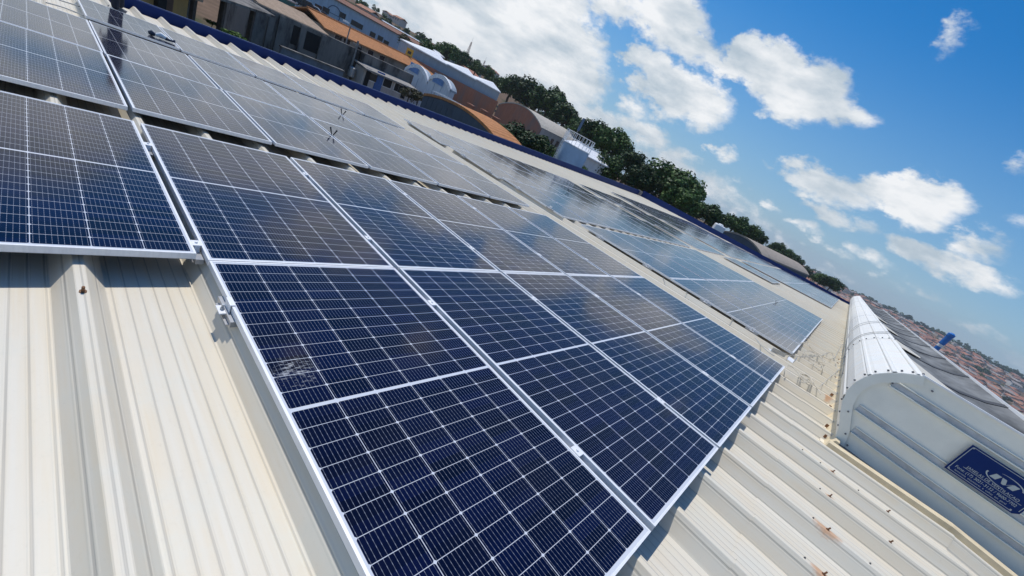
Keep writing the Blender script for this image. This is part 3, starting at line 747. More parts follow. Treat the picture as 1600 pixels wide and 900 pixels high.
#BG
# ------------------------------------------------------------------ the worker at the eave (mostly above the frame, mirrored in the panels)
def skin(name, verts, edges, radii, mat, parent=None, root=0, sub=2):
    me = bpy.data.meshes.new(name); me.from_pydata([tuple(v) for v in verts], edges, []); me.materials.append(mat)
    o = link(name, me, parent)
    sk = o.modifiers.new('skin', 'SKIN'); sk.use_smooth_shade = True
    for i, r in enumerate(radii):
        d = me.skin_vertices[0].data[i]; d.radius = (r, r) if isinstance(r, (int, float)) else r; d.use_root = (i == root)
    ss = o.modifiers.new('sub', 'SUBSURF'); ss.levels = sub; ss.render_levels = sub
    return o
def worker():
    base = RP(.60, -10.35, H_PAN)
    p = empty('person', 'worker in dark work clothes and grey boots standing at the eave, seen from the feet', 'person', base, (0, 0, rad(-15)))
    SK = simple('skin', (.36, .20, .13), .55, 0, .06, 20); TR = simple('navy trousers', (.012, .016, .03), .85, 0, .3, 30); SHT = simple('dark shirt', (.014, .014, .022), .85, 0, .3, 30)
    BOOT = simple('grey boot', (.16, .16, .17), .7, 0, .2, 25); HAIR = simple('dark hair', (.01, .008, .007), .7)
    V_ = [(0,0,.98),(0,0,1.12),(0,.01,1.30),(0,.0,1.44),(0,.0,1.52),(0,-.01,1.60),(0,-.01,1.72),
          (-.11,0,.93),(-.17,-.02,.50),(-.21,.01,.10), (.11,0,.93),(.17,-.02,.50),(.21,.01,.10),
          (-.20,0,1.42),(-.29,.0,1.16),(-.26,-.16,.96),(-.24,-.22,.90), (.20,0,1.42),(.29,0,1.16),(.26,-.16,.96),(.24,-.22,.90)]
    E_ = [(0,1),(1,2),(2,3),(3,4),(4,5),(5,6),(0,7),(7,8),(8,9),(0,10),(10,11),(11,12),(3,13),(13,14),(14,15),(15,16),(3,17),(17,18),(18,19),(19,20)]
    R_ = [(.15,.11),(.14,.10),(.16,.11),(.13,.09),.055,.085,.08,.085,.062,.045,.085,.062,.045,.06,.045,.034,.03,.06,.045,.034,.03]
    skin('body', V_, E_, R_, SK, p)
    def g(idx, name, mat, grow):
        vs = [V_[i] for i in idx]; es = [(idx.index(a), idx.index(b)) for a, b in E_ if a in idx and b in idx]
        rs = [tuple(x+grow for x in R_[i]) if isinstance(R_[i], tuple) else R_[i]+grow for i in idx]
        skin(name, vs, es, rs, mat, p)
    g([0,7,8,9,10,11,12], 'trousers', TR, .022); g([0,1,2,3,13,14,15,17,18,19], 'shirt', SHT, .020)
    for s in (-1, 1):
        b = MB(); x = s*.21
        b.tube([(x,.06,.10),(x,.05,.05),(x,-.06,.045),(x,-.17,.035)], .05, 10, radii=[.06,.062,.052,.036]); b.build('boot', BOOT, p, True)
        hand = [(s*.24,-.22,.90),(s*.235,-.25,.85)]
        vs = list(hand); es = [(0,1)]; rs = [.028,.034]
        for k in range(4):
            bx = s*.235+(k-1.5)*.019; n = len(vs); ln = (.06,.072,.07,.055)[k]
            vs += [(bx,-.262,.825),(bx,-.272,.825-ln*.55),(bx,-.258,.825-ln)]; es += [(1,n),(n,n+1),(n+1,n+2)]; rs += [.010,.009,.008]
        n = len(vs); vs += [(s*.20,-.27,.84),(s*.19,-.29,.81)]; es += [(1,n),(n,n+1)]; rs += [.011,.009]
        skin('hand', vs, es, rs, SK, p, 1)
    b = MB(); 
    b.lathe([(.02,.115),(.07,.10),(.095,.06),(.098,.0),(.085,-.03)], (0,.012,1.66), 14); b.build('hair', HAIR, p, True)
    b = MB(); b.tube([(0,-.085,1.665),(0,-.115,1.635),(0,-.09,1.625)], .012, 6, radii=[.008,.015,.012])
    for s in (-1,1): b.tube([(s*.083,.0,1.68),(s*.092,.01,1.66),(s*.085,.0,1.635)], .012, 6)
    b.build('nose_and_ears', SK, p, True)
    b = MB()
    for s in (-1,1): b.tube([(s*.032-.012,-.083,1.675),(s*.032+.012,-.083,1.675)], .006, 6)
    b.tube([(-.022,-.082,1.595),(.022,-.082,1.595)], .004, 6); b.build('eyes_and_mouth', HAIR, p)
    return p
worker()

# ------------------------------------------------------------------ buildings beyond the eave
def zt(px, py, D): return at(px, py, D).z
def glassy(name, c): return simple(name, c, .15, 0, .1, 3)
PANE = glassy('dark window pane', (.02, .025, .03)); BLUEPAINT = simple('blue paint', (.05, .14, .38), .5); DARKIN = simple('dark interior', (.012, .011, .011), .9)
def wall_mat(name, c, dirt=(.1, .08, .07), amt=.5, sc=.35, rough=.85):
    t = MT(name); co = t.coord('Object'); a = t.noise(t.scaled(co, (1, 1, .35)), sc, 7, .68); b = t.noise(t.scaled(co, (3, 3, .5)), .9, 5, .65)
    base = t.ramp(b, tuple(x*.86 for x in c), tuple(min(1, x*1.1) for x in c), .3, .7)
    t.col(t.mix(t.math('MULTIPLY', t.step(a, .45, .68), amt), base, dirt)).set(rough, 0, .25); return t.m
def tile_mat(name, c, pitch=.55, axis=0):
    t = MT(name); co = t.coord('Object'); sp = N(t.n, 'ShaderNodeSeparateXYZ'); t.l.new(co, sp.inputs[0])
    f = t.math('FRACT', t.math('MULTIPLY_ADD', sp.outputs[axis], 1/pitch, 64.0)); a = t.noise(co, .35, 6, .65); b = t.noise(co, 3.5, 4, .7)
    base = t.ramp(b, tuple(x*.72 for x in c), tuple(min(1, x*1.22) for x in c), .3, .7)
    base = t.mix(t.math('MULTIPLY', t.step(a, .5, .75), .45), base, tuple(x*.45 for x in c))
    t.col(base).set(.85, 0, .2); t.bump(t.math('ABSOLUTE', t.math('SUBTRACT', f, .5)), .8, .12); return t.m
GRID_A = Vector((-.184, .983)); GRID_B = Vector((.983, .184))
def meet(P, e, pix):
    d = ray(*pix); r = Vector((d.x, d.y)).normalized(); p = Vector((P.x-CAM.x, P.y-CAM.y))
    return (p.x*e.y - p.y*e.x)/(r.x*e.y - r.y*e.x)
class Bld:
    """local frame: x runs along the front from left to right, y away from the camera, z is world height"""
    def __init__(s, name, label, cat, pl, pr, DL, DR, group=None, along=None):
        # along 'A': wall parallel to the eave street, anchored at its left end; 'B': wall across, anchored at its right end
        if along == 'A': DR = meet(at(pl[0], pl[1], DL), GRID_A, pr)
        if along == 'B': DL = meet(at(pr[0], pr[1], DR), GRID_B, pl)
        a = at(pl[0], pl[1], DL); b = at(pr[0], pr[1], DR); s.a = Vector((a.x, a.y, 0)); d = Vector((b.x-a.x, b.y-a.y, 0)); s.len = d.length; s.DL, s.DR = DL, DR
        ang = math.atan2(d.y, d.x); n = Vector((-d.y, d.x, 0)).normalized(); mid = s.a + d*.5
        s.flip = n.dot(mid-Vector((CAM.x, CAM.y, 0))) < 0
        s.g = min(ground(a.x, a.y), ground(b.x, b.y)) - .6
        s.o = empty(name, label, cat, s.a, (0, 0, ang), group); s.sy = -1 if s.flip else 1
    def xof(s, px, py):
        """where a photo column meets the front wall, in metres from its left end"""
        d = ray(px, py); o = s.o.rotation_euler.z; e = Vector((math.cos(o), math.sin(o))); p = Vector((s.a.x-CAM.x, s.a.y-CAM.y)); r = Vector((d.x, d.y))
        den = r.x*e.y - r.y*e.x; k = (p.x*e.y - p.y*e.x)/den; q = r*k - p; return q.dot(e), CAM.z + d.z*k
    def box(s, name, mat, x0, x1, y0, y1, z0, z1, parent=None):
        b = MB(); b.box(x0, x1, min(y0*s.sy, y1*s.sy), max(y0*s.sy, y1*s.sy), z0, z1); return b.build(name, mat, parent or s.o)
    def opening(s, px, py, w, h, pane=PANE, frame=None, name='window', zlo=None):
        x, z = s.xof(px, py); fr = frame or WHITE
        o = s.box(name, fr, x-w/2-.08, x+w/2+.08, -.05, .03, z-h/2-.08, z+h/2+.08); s.box('pane' if name == 'window' else 'leaf', pane, x-w/2, x+w/2, -.075, .0, z-h/2, z+h/2, o); return o
    def gable(s, mat, eave, ridge, depth, over=.4, name='roof', x0=None, x1=None):
        x0 = -over if x0 is None else x0; x1 = s.len+over if x1 is None else x1; sy = s.sy; b = MB(); t = .16
        A = [(-over, eave-.1), (depth/2, ridge), (depth+over, eave-.1)]
        pr = [Vector((x0, y*sy, z)) for y, z in A] + [Vector((x0, y*sy, z-t)) for y, z in reversed(A)]
        b.prism(pr, (0,0,0), (x1-x0,0,0)); o = b.build(name, mat, s.o)
        b = MB(); b.tube([(x0, depth/2*sy, ridge+.02), (x1, depth/2*sy, ridge+.02)], .12, 6); b.build('ridge_cap', mat, o); return o
    def arch(s, wallm, roofm, spring, rise, depth, rim=None, name='end_wall', side=None):
        n = 16; sy = s.sy; pts = [(s.len*k/n, spring + rise*math.sin(math.pi*k/n)**.8) for k in range(n+1)]
        b = MB(); b.prism([Vector((0,0,s.g))]+[Vector((x,0,z)) for x, z in pts]+[Vector((s.len,0,s.g))], (0,0,0), (0,.3*sy,0)); e = b.build(name, wallm, s.o)
        b = MB(); up = [Vector((x, .28*sy, z+.22)) for x, z in pts]; lo = [Vector((x, .28*sy, z+.02)) for x, z in reversed(pts)]; b.prism(up+lo, (0,-.35*sy,0), (0,depth*sy,0)); r = b.build('vault_roof', roofm, s.o)
        if rim:
            b = MB(); up = [Vector((x, 0, z+.34)) for x, z in pts]; lo = [Vector((x, 0, z-.12)) for x, z in reversed(pts)]; b.prism(up+lo, (0,-.12*sy,0), (0,.25*sy,0)); b.build('rim', rim, s.o)
        b = MB(); b.box(s.len-.3, s.len-.02, min(.3*sy, depth*sy), max(.3*sy, depth*sy), s.g, spring+.03); b.box(.02, .3, min(.3*sy, depth*sy), max(.3*sy, depth*sy), s.g, spring+.03); b.build('side_wall', side or wallm, s.o)
        return e
OCHRE = wall_mat('ochre render', (.42, .27, .10)); DIRTY = wall_mat('black stained concrete', (.21, .195, .18), (.016, .015, .015), .95, .55); BROWNR = tile_mat('old brown sheets', (.34, .25, .18), 1.1)
ORANGE = tile_mat('orange clay tiles', (.46, .205, .085), .5); BRICK = wall_mat('red brick', (.40, .175, .11), (.20, .18, .17), .85, .16); SLATE = wall_mat('slate blue cladding', (.085, .105, .135), (.05, .055, .06), .4, .5)
PALEW = wall_mat('pale render', (.55, .50, .46), (.3, .27, .25), .4, .5); GBLUE = wall_mat('grey blue sheet wall', (.37, .43, .49), (.3, .34, .38), .3, .4); LBLUE = wall_mat('light blue paint', (.40, .49, .60), (.28, .33, .4), .35, .4)
WHITEW = wall_mat('white cladding', (.62, .66, .70), (.5, .53, .56), .3, .4); CREAMR = tile_mat('cream roof sheets', (.50, .46, .40), 1.0, 1); TANR = tile_mat('tan roof sheets', (.36, .31, .26), 1.0, 1); ROOFW = simple('white roof paint', (.8, .81, .82), .5)  # last one is a plain white for shed roofs and arch rims
TEAL = wall_mat('teal render', (.06, .22, .20)); BLUEGREY = wall_mat('blue grey wall', (.16, .20, .25), (.05, .05, .06), .7, .5)

b1 = Bld('ochre_house', 'ochre rendered house wall right behind the blue fascia at the upper left', 'house', (150, -30), (291, 28), 27, 30)
b1.box('wall', OCHRE, 0, b1.len, 0, 7, b1.g, -1.25)
b1.opening(260, 2, .5, .7, simple('brown shutter', (.10, .05, .03)), simple('brown shutter frame', (.16, .08, .05)))
x, z = b1.xof(246, 8); b1.box('pillar', DARKIN, x-.2, x+.2, -.25, 0, b1.g, -1.3)
b1.gable(BROWNR, -1.25, -.4, 7)
b2 = Bld('open_shed', 'dark open shed on posts beside the ochre house', 'shed', (294, 26), (402, 58), 33, 40)
zz = zt(352, -3, 35)
b = MB(); b.prism([Vector((-.5, -1*b2.sy, zz-.1)), Vector((-.5, 9*b2.sy, zz+.9)), Vector((-.5, 9*b2.sy, zz+1.05)), Vector((-.5, -1*b2.sy, zz+.05))], (0,0,0), (b2.len+.3,0,0)); b.build('roof', DIRTY, b2.o)
b2.box('back_wall', DIRTY, 0, b2.len, 8, 8.3, b2.g, zz+.7); b2.box('side_wall', DIRTY, -.2, 0, 0, 8, b2.g, zz+.1)
for px in (300, 347, 395):
    x, z = b2.xof(px, 25); b2.box('post', simple('old post', (.07, .06, .055), .9), x-.14, x+.14, -.1, .16, b2.g, zz)
b2.box('floor', simple('shed floor', (.03, .027, .025), .9), -.2, b2.len, -1.5, 8, b2.g, b2.g+.65)
b3 = Bld('old_warehouse', 'derelict warehouse with long black-stained concrete wall and brown sheet roof', 'warehouse', (396, 30), (642, 132), 45, 66, None, 'A')
z3 = zt(398, 3, 45)
b3.box('wall', DIRTY, 0, b3.len, 0, .5, b3.g, z3); b3.box('side_wall', DIRTY, 0, .5, .5, 5, b3.g, z3-.4); b3.box('rear_wall', DIRTY, 0, b3.len, 5, 5.3, b3.g, z3-.7)
xr, _ = b3.xof(512, 60)
b = MB(); b.prism([Vector((.3, .3*b3.sy, z3-.15)), Vector((.3, 5*b3.sy, z3+.45)), Vector((.3, 5*b3.sy, z3+.65)), Vector((.3, .3*b3.sy, z3+.05))], (0,0,0), (xr,0,0)); b.build('roof', BROWNR, b3.o)
b = MB(); b.prism([Vector((xr+.6, .6*b3.sy, z3-.9)), Vector((xr+.6, 5*b3.sy, z3-.6)), Vector((xr+.6, 5*b3.sy, z3-.4)), Vector((xr+.6, .6*b3.sy, z3-.7))], (0,0,0), (b3.len-xr-.8,0,0)); b.build('lower_roof', wall_mat('grey sheets', (.22, .20, .185)), b3.o)
xa, _ = b3.xof(458, 45); xb, _ = b3.xof(503, 62); b3.box('opening', DARKIN, xa, xb, -.03, .2, z3-1.9, z3-.35)
for px, py in ((424, 30), (437, 45), (470, 62), (500, 80), (560, 105)):
    x, z = b3.xof(px, py); b3.box('pilaster', DIRTY, x-.25, x+.25, -.18, 0, b3.g, z3-.1)
b4 = Bld('low_wall', 'low blue grey stained wall in front of the derelict warehouse', 'wall', (440, 78), (536, 116), 40, 46, None, 'A'); z4_ = zt(444, 76, 40)
b4.box('wall_face', BLUEGREY, 0, b4.len, 0, .3, b4.g, z4_); b4.box('coping', DIRTY, -.05, b4.len+.05, -.06, .36, z4_, z4_+.1)
b5 = Bld('boundary_wall', 'pale boundary wall running just above the blue fascia', 'wall', (478, 100), (664, 168), 33, 42, None, 'A'); z5 = zt(485, 102, 34.3)
b5.box('wall_face', wall_mat('pale block wall', (.42, .36, .28)), 0, b5.len, 0, .2, b5.g, z5-.05); b5.box('coping', PALEW, -.05, b5.len+.05, -.05, .25, z5-.05, z5+.03)
b6 = Bld('low_house', 'low pale house with blue door and a row of small windows', 'house', (566, 122), (641, 152), 49, 58, None, 'A'); z6 = zt(568, 111, 49)+.25
b6.box('wall', PALEW, 0, b6.len, 0, 7, b6.g, z6)
b = MB(); b.prism([Vector((-.3, -.5*b6.sy, z6)), Vector((-.3, 7.3*b6.sy, z6+.7)), Vector((-.3, 7.3*b6.sy, z6+.85)), Vector((-.3, -.5*b6.sy, z6+.14))], (0,0,0), (b6.len+.6,0,0)); b.build('roof', wall_mat('grey fibre roof', (.33, .31, .29)), b6.o)
b6.opening(573, 121, .55, 1.7, DARKIN, PALEW, 'door'); b6.opening(583, 121, .9, .7); b6.opening(592, 127, .8, 1.7, BLUEPAINT, BLUEPAINT, 'door')
for px, py, w in ((605, 130, 1.1), (619, 136, .55), (625, 139, .55)): b6.opening(px, py, w, .8)
b6.opening(631, 143, .6, 1.5, DARKIN, PALEW, 'door')
b7 = Bld('orange_roof_hall', 'long hall with sunlit orange tile roof behind the derelict warehouse', 'hall', (506, 46), (704, 134), 62, 96); z7 = zt(507, 41, 62.2)
b7.box('wall', wall_mat('stained beige wall', (.30, .27, .23), (.08, .07, .06), .7), 0, b7.len, 0, 5, b7.g, z7); b7.gable(ORANGE, z7, z7+1.0, 5)
for px, py in ((528, 60), (541, 66), (560, 76), (578, 84), (596, 92)): b7.opening(px, py, 1.3, .9, PANE, PALEW)
b8a = Bld('arched_hall', 'white arched gable hall with blue window, left of the pair', 'hall', (628, 124), (664, 140), 62, 58, 'white arched halls', 'B')
b8b = Bld('arched_hall', 'white arched gable hall with blue window, right of the pair', 'hall', (665, 140), (700, 150), 58, 52, 'white arched halls', 'B')
for bb, tp, sp_, wx in ((b8a, (643, 99), (629, 108), (648, 107)), (b8b, (684, 118), (668, 123), (686, 125))):
    zs = zt(sp_[0], sp_[1], bb.DL+.3); zp = zt(tp[0], tp[1], bb.DL+.8); bb.arch(WHITEW, GBLUE, zs, max(.6, zp-zs), .9, ROOFW)
    bb.opening(wx[0], wx[1], 1.7, .9, simple('blue pane', (.12, .25, .5), .3), LBLUE)
    for f in (.3, .62): x_ = bb.len*f; bb.box('seam', GBLUE, x_-.03, x_+.03, -.03, 0, bb.g, zs)
b9 = Bld('slate_arch_hall', 'slate blue arched gable close behind the fascia with orange tiled vault', 'hall', (656, 166), (769, 218), 34, 33, None, 'B'); z9 = zt(768, 214, 33)
b9.arch(SLATE, ORANGE, z9, .8*(zt(706, 160, (b9.DL+b9.DR)/2-1)-z9), 4)
for k in range(1, 14): x_ = b9.len*k/14; b9.box('panel_seam', SLATE, x_-.02, x_+.02, -.03, 0, b9.g, z9+.2)
rack = empty('heater_rack', 'white metal rack lying on the orange vault roof', 'rack', at(715, 163, 43), (0, 0, .6))
b = MB()
for k in range(9): b.box(-2.4+k*.6, -2.35+k*.6, -.9, .9, 0, .06)
for y in (-.9, 0, .85): b.box(-2.4, 2.45, y, y+.05, .06, .1)
b.build('bars', WHITE, rack); b = MB()
for x in (-2.2, 2.2): b.box(x, x+.08, -.9, -.8, -.9, 0); b.box(x, x+.08, .8, .9, -.9, 0)
b.build('leg', GALV, rack)
for i, (px, py) in enumerate(((733, 172), (754, 181), (772, 192))):
    p = at(px, py, 47); o = empty('chimney', 'small red brick chimney on the orange roof, %s from left' % ORD[i], 'chimney', (p.x, p.y, p.z-1.3), (0,0,.4), 'brick chimneys on the orange roof'); b = MB(); b.box(-.33, .33, -.3, .3, 0, 1.75); b.build('stack', BRICK, o); b = MB(); b.box(-.4, .4, -.36, .36, 1.75, 1.9); b.build('cap', BRICK, o)
b10 = Bld('brick_hall', 'long red brick hall wall with grey plaster patches', 'hall', (630, 92), (776, 165), 84, 100, None, 'A'); z10 = zt(634, 85, 84.3)
b10.box('wall', BRICK, 0, b10.len, 0, .5, b10.g, z10)
b10b = Bld('grey_shed', 'grey blue sheet shed with stepped white roofs above the brick wall', 'shed', (638, 84), (776, 157), 86, 101.5, None, 'A'); zg = zt(655, 79, 87.3)
third = b10b.len/3
for k in range(3):
    dz = (.0, .15, .3)[k]; b10b.box('wall', GBLUE, third*k+.02, third*(k+1)-.02, 0, 3, b10b.g, zg+dz)
    b = MB(); x0, x1 = third*k-.1, third*(k+1)-.1
    q = [Vector((x0, -.3*b10b.sy, zg+dz)), Vector((x1, -.3*b10b.sy, zg+dz)), Vector((x1, 3*b10b.sy, zg+dz+1.15)), Vector((x0, 3*b10b.sy, zg+dz+.1))]
    b.poly([p+Vector((0,0,.2)) for p in q]); b.poly([q[3], q[2], q[1], q[0]])
    for i in range(4): b.quad(q[i], q[(i+1) % 4], q[(i+1) % 4]+Vector((0,0,.2)), q[i]+Vector((0,0,.2)))
    b.build('roof', ROOFW, b10b.o)
b11 = Bld('brick_arch_hall', 'red brick arched gable hall with pale curved roof', 'hall', (772, 180), (843, 206), 92, 84, None, 'B'); z11 = zt(842, 199, 84)
b11.arch(BRICK, CREAMR, z11, zt(803, 159, (b11.DL+b11.DR)/2)-z11, 26, None, 'end_wall', PALEW)
for k in range(8):
    b = MB(); y = (3+2.6*k)*b11.sy; o = b11.o; b.box(b11.len-.02, b11.len+.04, min(y, y+1.2*b11.sy), max(y, y+1.2*b11.sy), z11-1.9, z11-.8); b.build('window', PANE, o)
b12 = Bld('office_block', 'light blue two storey office building with a round emblem and small windows', 'building', (469, 9), (668, 92), 104, 124, None, 'A'); z12 = zt(494, 0, 104*.955)+1.9
b12.box('wall', LBLUE, 0, b12.len, 0, 8, b12.g, z12); b12.gable(tile_mat('red brown tiles', (.25, .13, .09), .5), z12, z12+.7, 8)
for px, py in ((553, 36), (562, 41), (582, 54), (594, 60), (603, 67), (535, 24), (497, 12), (509, 16)): b12.opening(px, py, 1.5, 1.0, PANE, LBLUE)
x, z = b12.xof(521, 22); o_, i_ = arc(0, 0, 1.5, 1.5, 0, 360, .08, .08, 24); b = MB()
for k in range(24): b.quad((x+o_[k][0], -.06*1, z+o_[k][1]), (x+o_[k+1][0], -.06, z+o_[k+1][1]), (x+i_[k+1][0], -.06, z+i_[k+1][1]), (x+i_[k][0], -.06, z+i_[k][1]))
b.box(x-1.4, x+1.4, -.07, -.02, z-.05, z+.05)
em = b.build('emblem', simple('emblem navy', (.03, .06, .14)), b12.o)
if b12.sy < 0: em.scale = (1, -1, 1)
b13 = Bld('blue_shed', 'long pale blue shed with white roof edge below the hilltop trees', 'shed', (606, 44), (694, 86), 130, 148, None, 'A'); z13 = zt(609, 41, 130.5)
b13.box('wall', simple('pale blue sheet', (.30, .42, .52), .6), 0, b13.len, 0, 5, b13.g, z13); b13.gable(ROOFW, z13, z13+.45, 5)
b14 = Bld('teal_wall', 'teal painted wall at the top of the photo behind the derelict warehouse', 'wall', (412, -8), (459, 16), 66, 70); b14.box('wall_face', TEAL, 0, b14.len, 0, .4, b14.g, zt(440, -4, 68)); b14.box('coping', PALEW, -.1, b14.len+.1, -.1, .5, zt(440, -4, 68), zt(440, -4, 68)+.15)
b15 = Bld('tan_arch_hall', 'dark arched gable hall with tan curved roof far along the fascia', 'hall', (1116, 372), (1187, 404), 66, 64); z15 = zt(1186, 399, 64)
b15.arch(SLATE, TANR, z15, max(1.0, .72*(zt(1148, 362, 65)-z15)), 34)
b16 = Bld('small_white_shed', 'small white roofed shed among the trees right of the blue tank', 'shed', (918, 246), (945, 262), 62, 64); z16 = zt(925, 246, 62); b16.box('wall', WHITEW, 0, b16.len, 0, 5, b16.g, z16); b16.gable(ROOFW, z16, z16+.9, 5)
# yellow board, parked cars, poles
p = at(640, 82, 84); o = empty('notice_board', 'small yellow board on a post above the brick hall', 'sign', (p.x, p.y, ground(p.x, p.y)), (0, 0, math.atan2(p.y-CAM.y, p.x-CAM.x)-math.pi/2)); hh = p.z-ground(p.x, p.y)
b = MB(); b.box(-.6, .6, -.05, .05, hh-.6, hh+.6); b.build('board', simple('yellow paint', (.62, .38, .04), .5), o); b = MB(); b.box(-.3, .28, -.07, -.05, hh-.25, hh+.2); b.build('marking', simple('dark mark', (.06, .05, .04)), o); b = MB(); b.tube([(0, .08, 0), (0, .08, hh)], .07, 6); b.build('post', GALV, o)
def car(px, py, D, paint, label, rot):
    p = at(px, py, D); o = empty('parked_car', label, 'car', (p.x, p.y, p.z-.7), (0, 0, rot), 'cars parked before the office building')
    b = MB(); prof = [(-2.1,.35),(-2.15,.75),(-1.9,.95),(-1.1,1.0),(-.5,1.42),(.7,1.45),(1.35,1.02),(2.0,.88),(2.15,.6),(2.1,.35)]
    b.prism([Vector((x, -.85, z)) for x, z in prof], (0,0,0), (0,1.7,0)); bo = b.build('body', paint, o); bevel(bo, .06, 2)
    b = MB(); q = [(-.98,1.02),(-.45,1.36),(.62,1.38),(1.12,1.04)]; b.prism([Vector((x, -.87, z)) for x, z in q], (0,0,0), (0,1.74,0)); b.build('side_window', PANE, o)
    for x in (-1.3, 1.35):
        for y in (-.82, .82):
            b = MB(); b.tube([(x, y-.1, .32), (x, y+.1, .32)], .32, 14); w_ = b.build('wheel', BLACK, o); b = MB(); b.tube([(x, y-.115, .32), (x, y+.115, .32)], .18, 10); b.build('rim', GALV, w_)
car(478, 8, 92, simple('dark car paint', (.015, .02, .035), .2), 'dark car parked before the office block, leftmost', 1.2); car(489, 16, 93, simple('silver car paint', (.55, .57, .6), .2, .3), 'silver car parked between two dark cars', 1.15); car(500, 23, 94, simple('navy car paint', (.012, .016, .03), .2), 'dark car parked before the office block, rightmost', 1.2)
gz = at(489, 22, 93).z-.8
lot = MB(); lot.box(at(440,-2,88).x-4, at(520,32,100).x+4, at(440,-2,88).y-4, at(520,32,100).y+4, gz-4, gz); tag(lot.build('parking_terrace', simple('concrete terrace', (.30, .31, .33), .9)), kind='structure')
def pole(name, px, py, D, label, cat, extra=None, r=.13, mat=None):
    p = at(px, py, D); g = ground(p.x, p.y); o = empty(name, label, cat, (p.x, p.y, g-.3)); b = MB(); b.tube([(0,0,0),(0,0,p.z-g+.3)], r, 8, radii=[r*1.3, r*.8]); b.build('pole', mat or simple('concrete pole', (.25, .24, .23), .9), o); return o, p.z-g+.3
o, h = pole('utility_pole', 560, 64, 50, 'concrete utility pole with a grey transformer before the derelict warehouse', 'utility pole')
b = MB(); b.box(-1.0, 1.0, -.06, .06, h-.5, h-.36); b.build('crossarm', DIRTY, o); b = MB(); b.lathe([(.2,0),(.34,.05),(.34,.9),(.2,1.0)], (.45, 0, h-3.4), 12); b.build('transformer', GALV, o)
o, h = pole('street_lamp', 548, 40, 62, 'tall street lamp standing before the orange roof', 'street lamp', r=.09); b = MB(); b.tube([(0,0,h-.1),(.5,-.5,h+.15),(1.0,-1.0,h+.15)], .06, 6); b.build('lamp_arm', GALV, o); b = MB(); b.box(.75, 1.4, -1.35, -.85, h+.08, h+.26); b.build('lamp_head', WHITE, o)
o, h = pole('street_lamp', 910, 191, 70, 'thin pole with a blue head rising behind the pale blue tank', 'street lamp', r=.1); b = MB(); b.box(-.16, .16, -.12, .12, h-1.4, h+.6); b.build('lamp_head', simple('blue grey head', (.10, .16, .26)), o)
def mast(px, py, D, label):
    p = at(px, py, D); g = ground(p.x, p.y); H = p.z-g; o = empty('antenna_mast', label, 'antenna mast', (p.x, p.y, g), group='antenna masts on the hill'); b = MB()
    for sx, sy in ((-1,-1),(1,-1),(1,1),(-1,1)): b.tube([(sx*.9, sy*.9, 0), (sx*.25, sy*.25, H)], .12, 4)
    n = 14
    for k in range(n):
        z0, z1 = H*k/n, H*(k+1)/n; w0, w1 = .9-.65*k/n, .9-.65*(k+1)/n
        b.tube([(-w0,-w0,z0),(w1,-w1,z1)], .07, 4); b.tube([(w0,w0,z0),(-w1,w1,z1)], .07, 4)
    b.build('lattice', simple('mast paint', (.30, .14, .12), .6), o); b = MB(); b.tube([(0,0,H*.9),(0,0,H+3)], .09, 5); b.build('antenna', GALV, o)
mast(737, 66, 330, 'tall lattice antenna mast on the hill skyline, nearer the camera'); mast(758, 95, 400, 'thin lattice antenna mast on the hill skyline, lower and farther')
# pale blue tank with a railing
A_, B_ = at(881.5, 219.5, 44), at(921, 240.6, 44); R_ = Vector((A_.x-B_.x, A_.y-B_.y)).length/2; C_ = (A_+B_)/2; zt_ = C_.z; zb_ = zt(890, 272, 44)-5
away = Vector((C_.x-CAM.x, C_.y-CAM.y, 0)).normalized()*R_*.3
tank = empty('storage_tank', 'pale blue cylindrical storage tank with white railing rising behind the fascia', 'tank', (C_.x+away.x, C_.y+away.y, zb_)); HT = zt_-zb_
TBLUE = simple('pale blue tank paint', (.36, .50, .66), .45, 0, .12, 1.2)
b = MB(); b.lathe([(R_,0),(R_,HT*.333),(R_+.03,HT*.335),(R_+.03,HT*.35),(R_,HT*.352),(R_,HT*.68),(R_+.03,HT*.685),(R_+.03,HT*.70),(R_,HT*.705),(R_,HT)], (0,0,0), 40); b.build('shell', TBLUE, tank, False)
b = MB(); b.lathe([(R_+.06,HT-.04),(R_+.06,HT+.04),(.3,HT+.5),(.25,HT+.62),(.02,HT+.64)], (0,0,0), 40); b.build('lid', WHITE, tank)
b = MB(); n = 22; hr = 1.15
for k in range(n):
    a0, a1 = 2*math.pi*k/n, 2*math.pi*(k+1)/n; p0 = Vector((R_*math.cos(a0), R_*math.sin(a0), HT)); p1 = Vector((R_*math.cos(a1), R_*math.sin(a1), HT)); b.tube([p0, p0+Vector((0,0,hr))], .022, 5)
    for f in (.5, 1): b.tube([p0+Vector((0,0,hr*f)), p1+Vector((0,0,hr*f))], .022, 5)
b.build('railing', WHITE, tank)
b = MB(); la = math.atan2(A_.y-C_.y, A_.x-C_.x)-.25
def ld(r, off, z): return Vector((r*math.cos(la)-off*math.sin(la), r*math.sin(la)+off*math.cos(la), z))
for off in (-.25, .25): b.tube([ld(R_+.2, off, .3), ld(R_+.2, off, HT+1.2)], .04, 5)
for k in range(24): b.tube([ld(R_+.2, -.25, .5+k*HT/24), ld(R_+.2, .25, .5+k*HT/24)], .025, 4)
b.build('ladder', WHITE, tank)
# small white water box
p = at(1119, 362, 56); o = empty('water_tank', 'small white box water tank on the fascia line beside the dark arched hall', 'water tank', (p.x, p.y, p.z-1.4), (0,0,.5)); b = MB(); b.box(-.62,.62,-.6,.6,.6,2.3); q = b.build('body', WHITE, o); bevel(q, .14, 3); b = MB(); b.lathe([(.3,2.29),(.32,2.38),(.2,2.44)], (0,0,0), 16); b.build('lid', WHITE, o)
b = MB()
for sx in (-.5, .5):
    for sy in (-.5, .5): b.box(sx-.07, sx+.07, sy-.07, sy+.07, -6, .62)
b.build('stand', GALV, o)
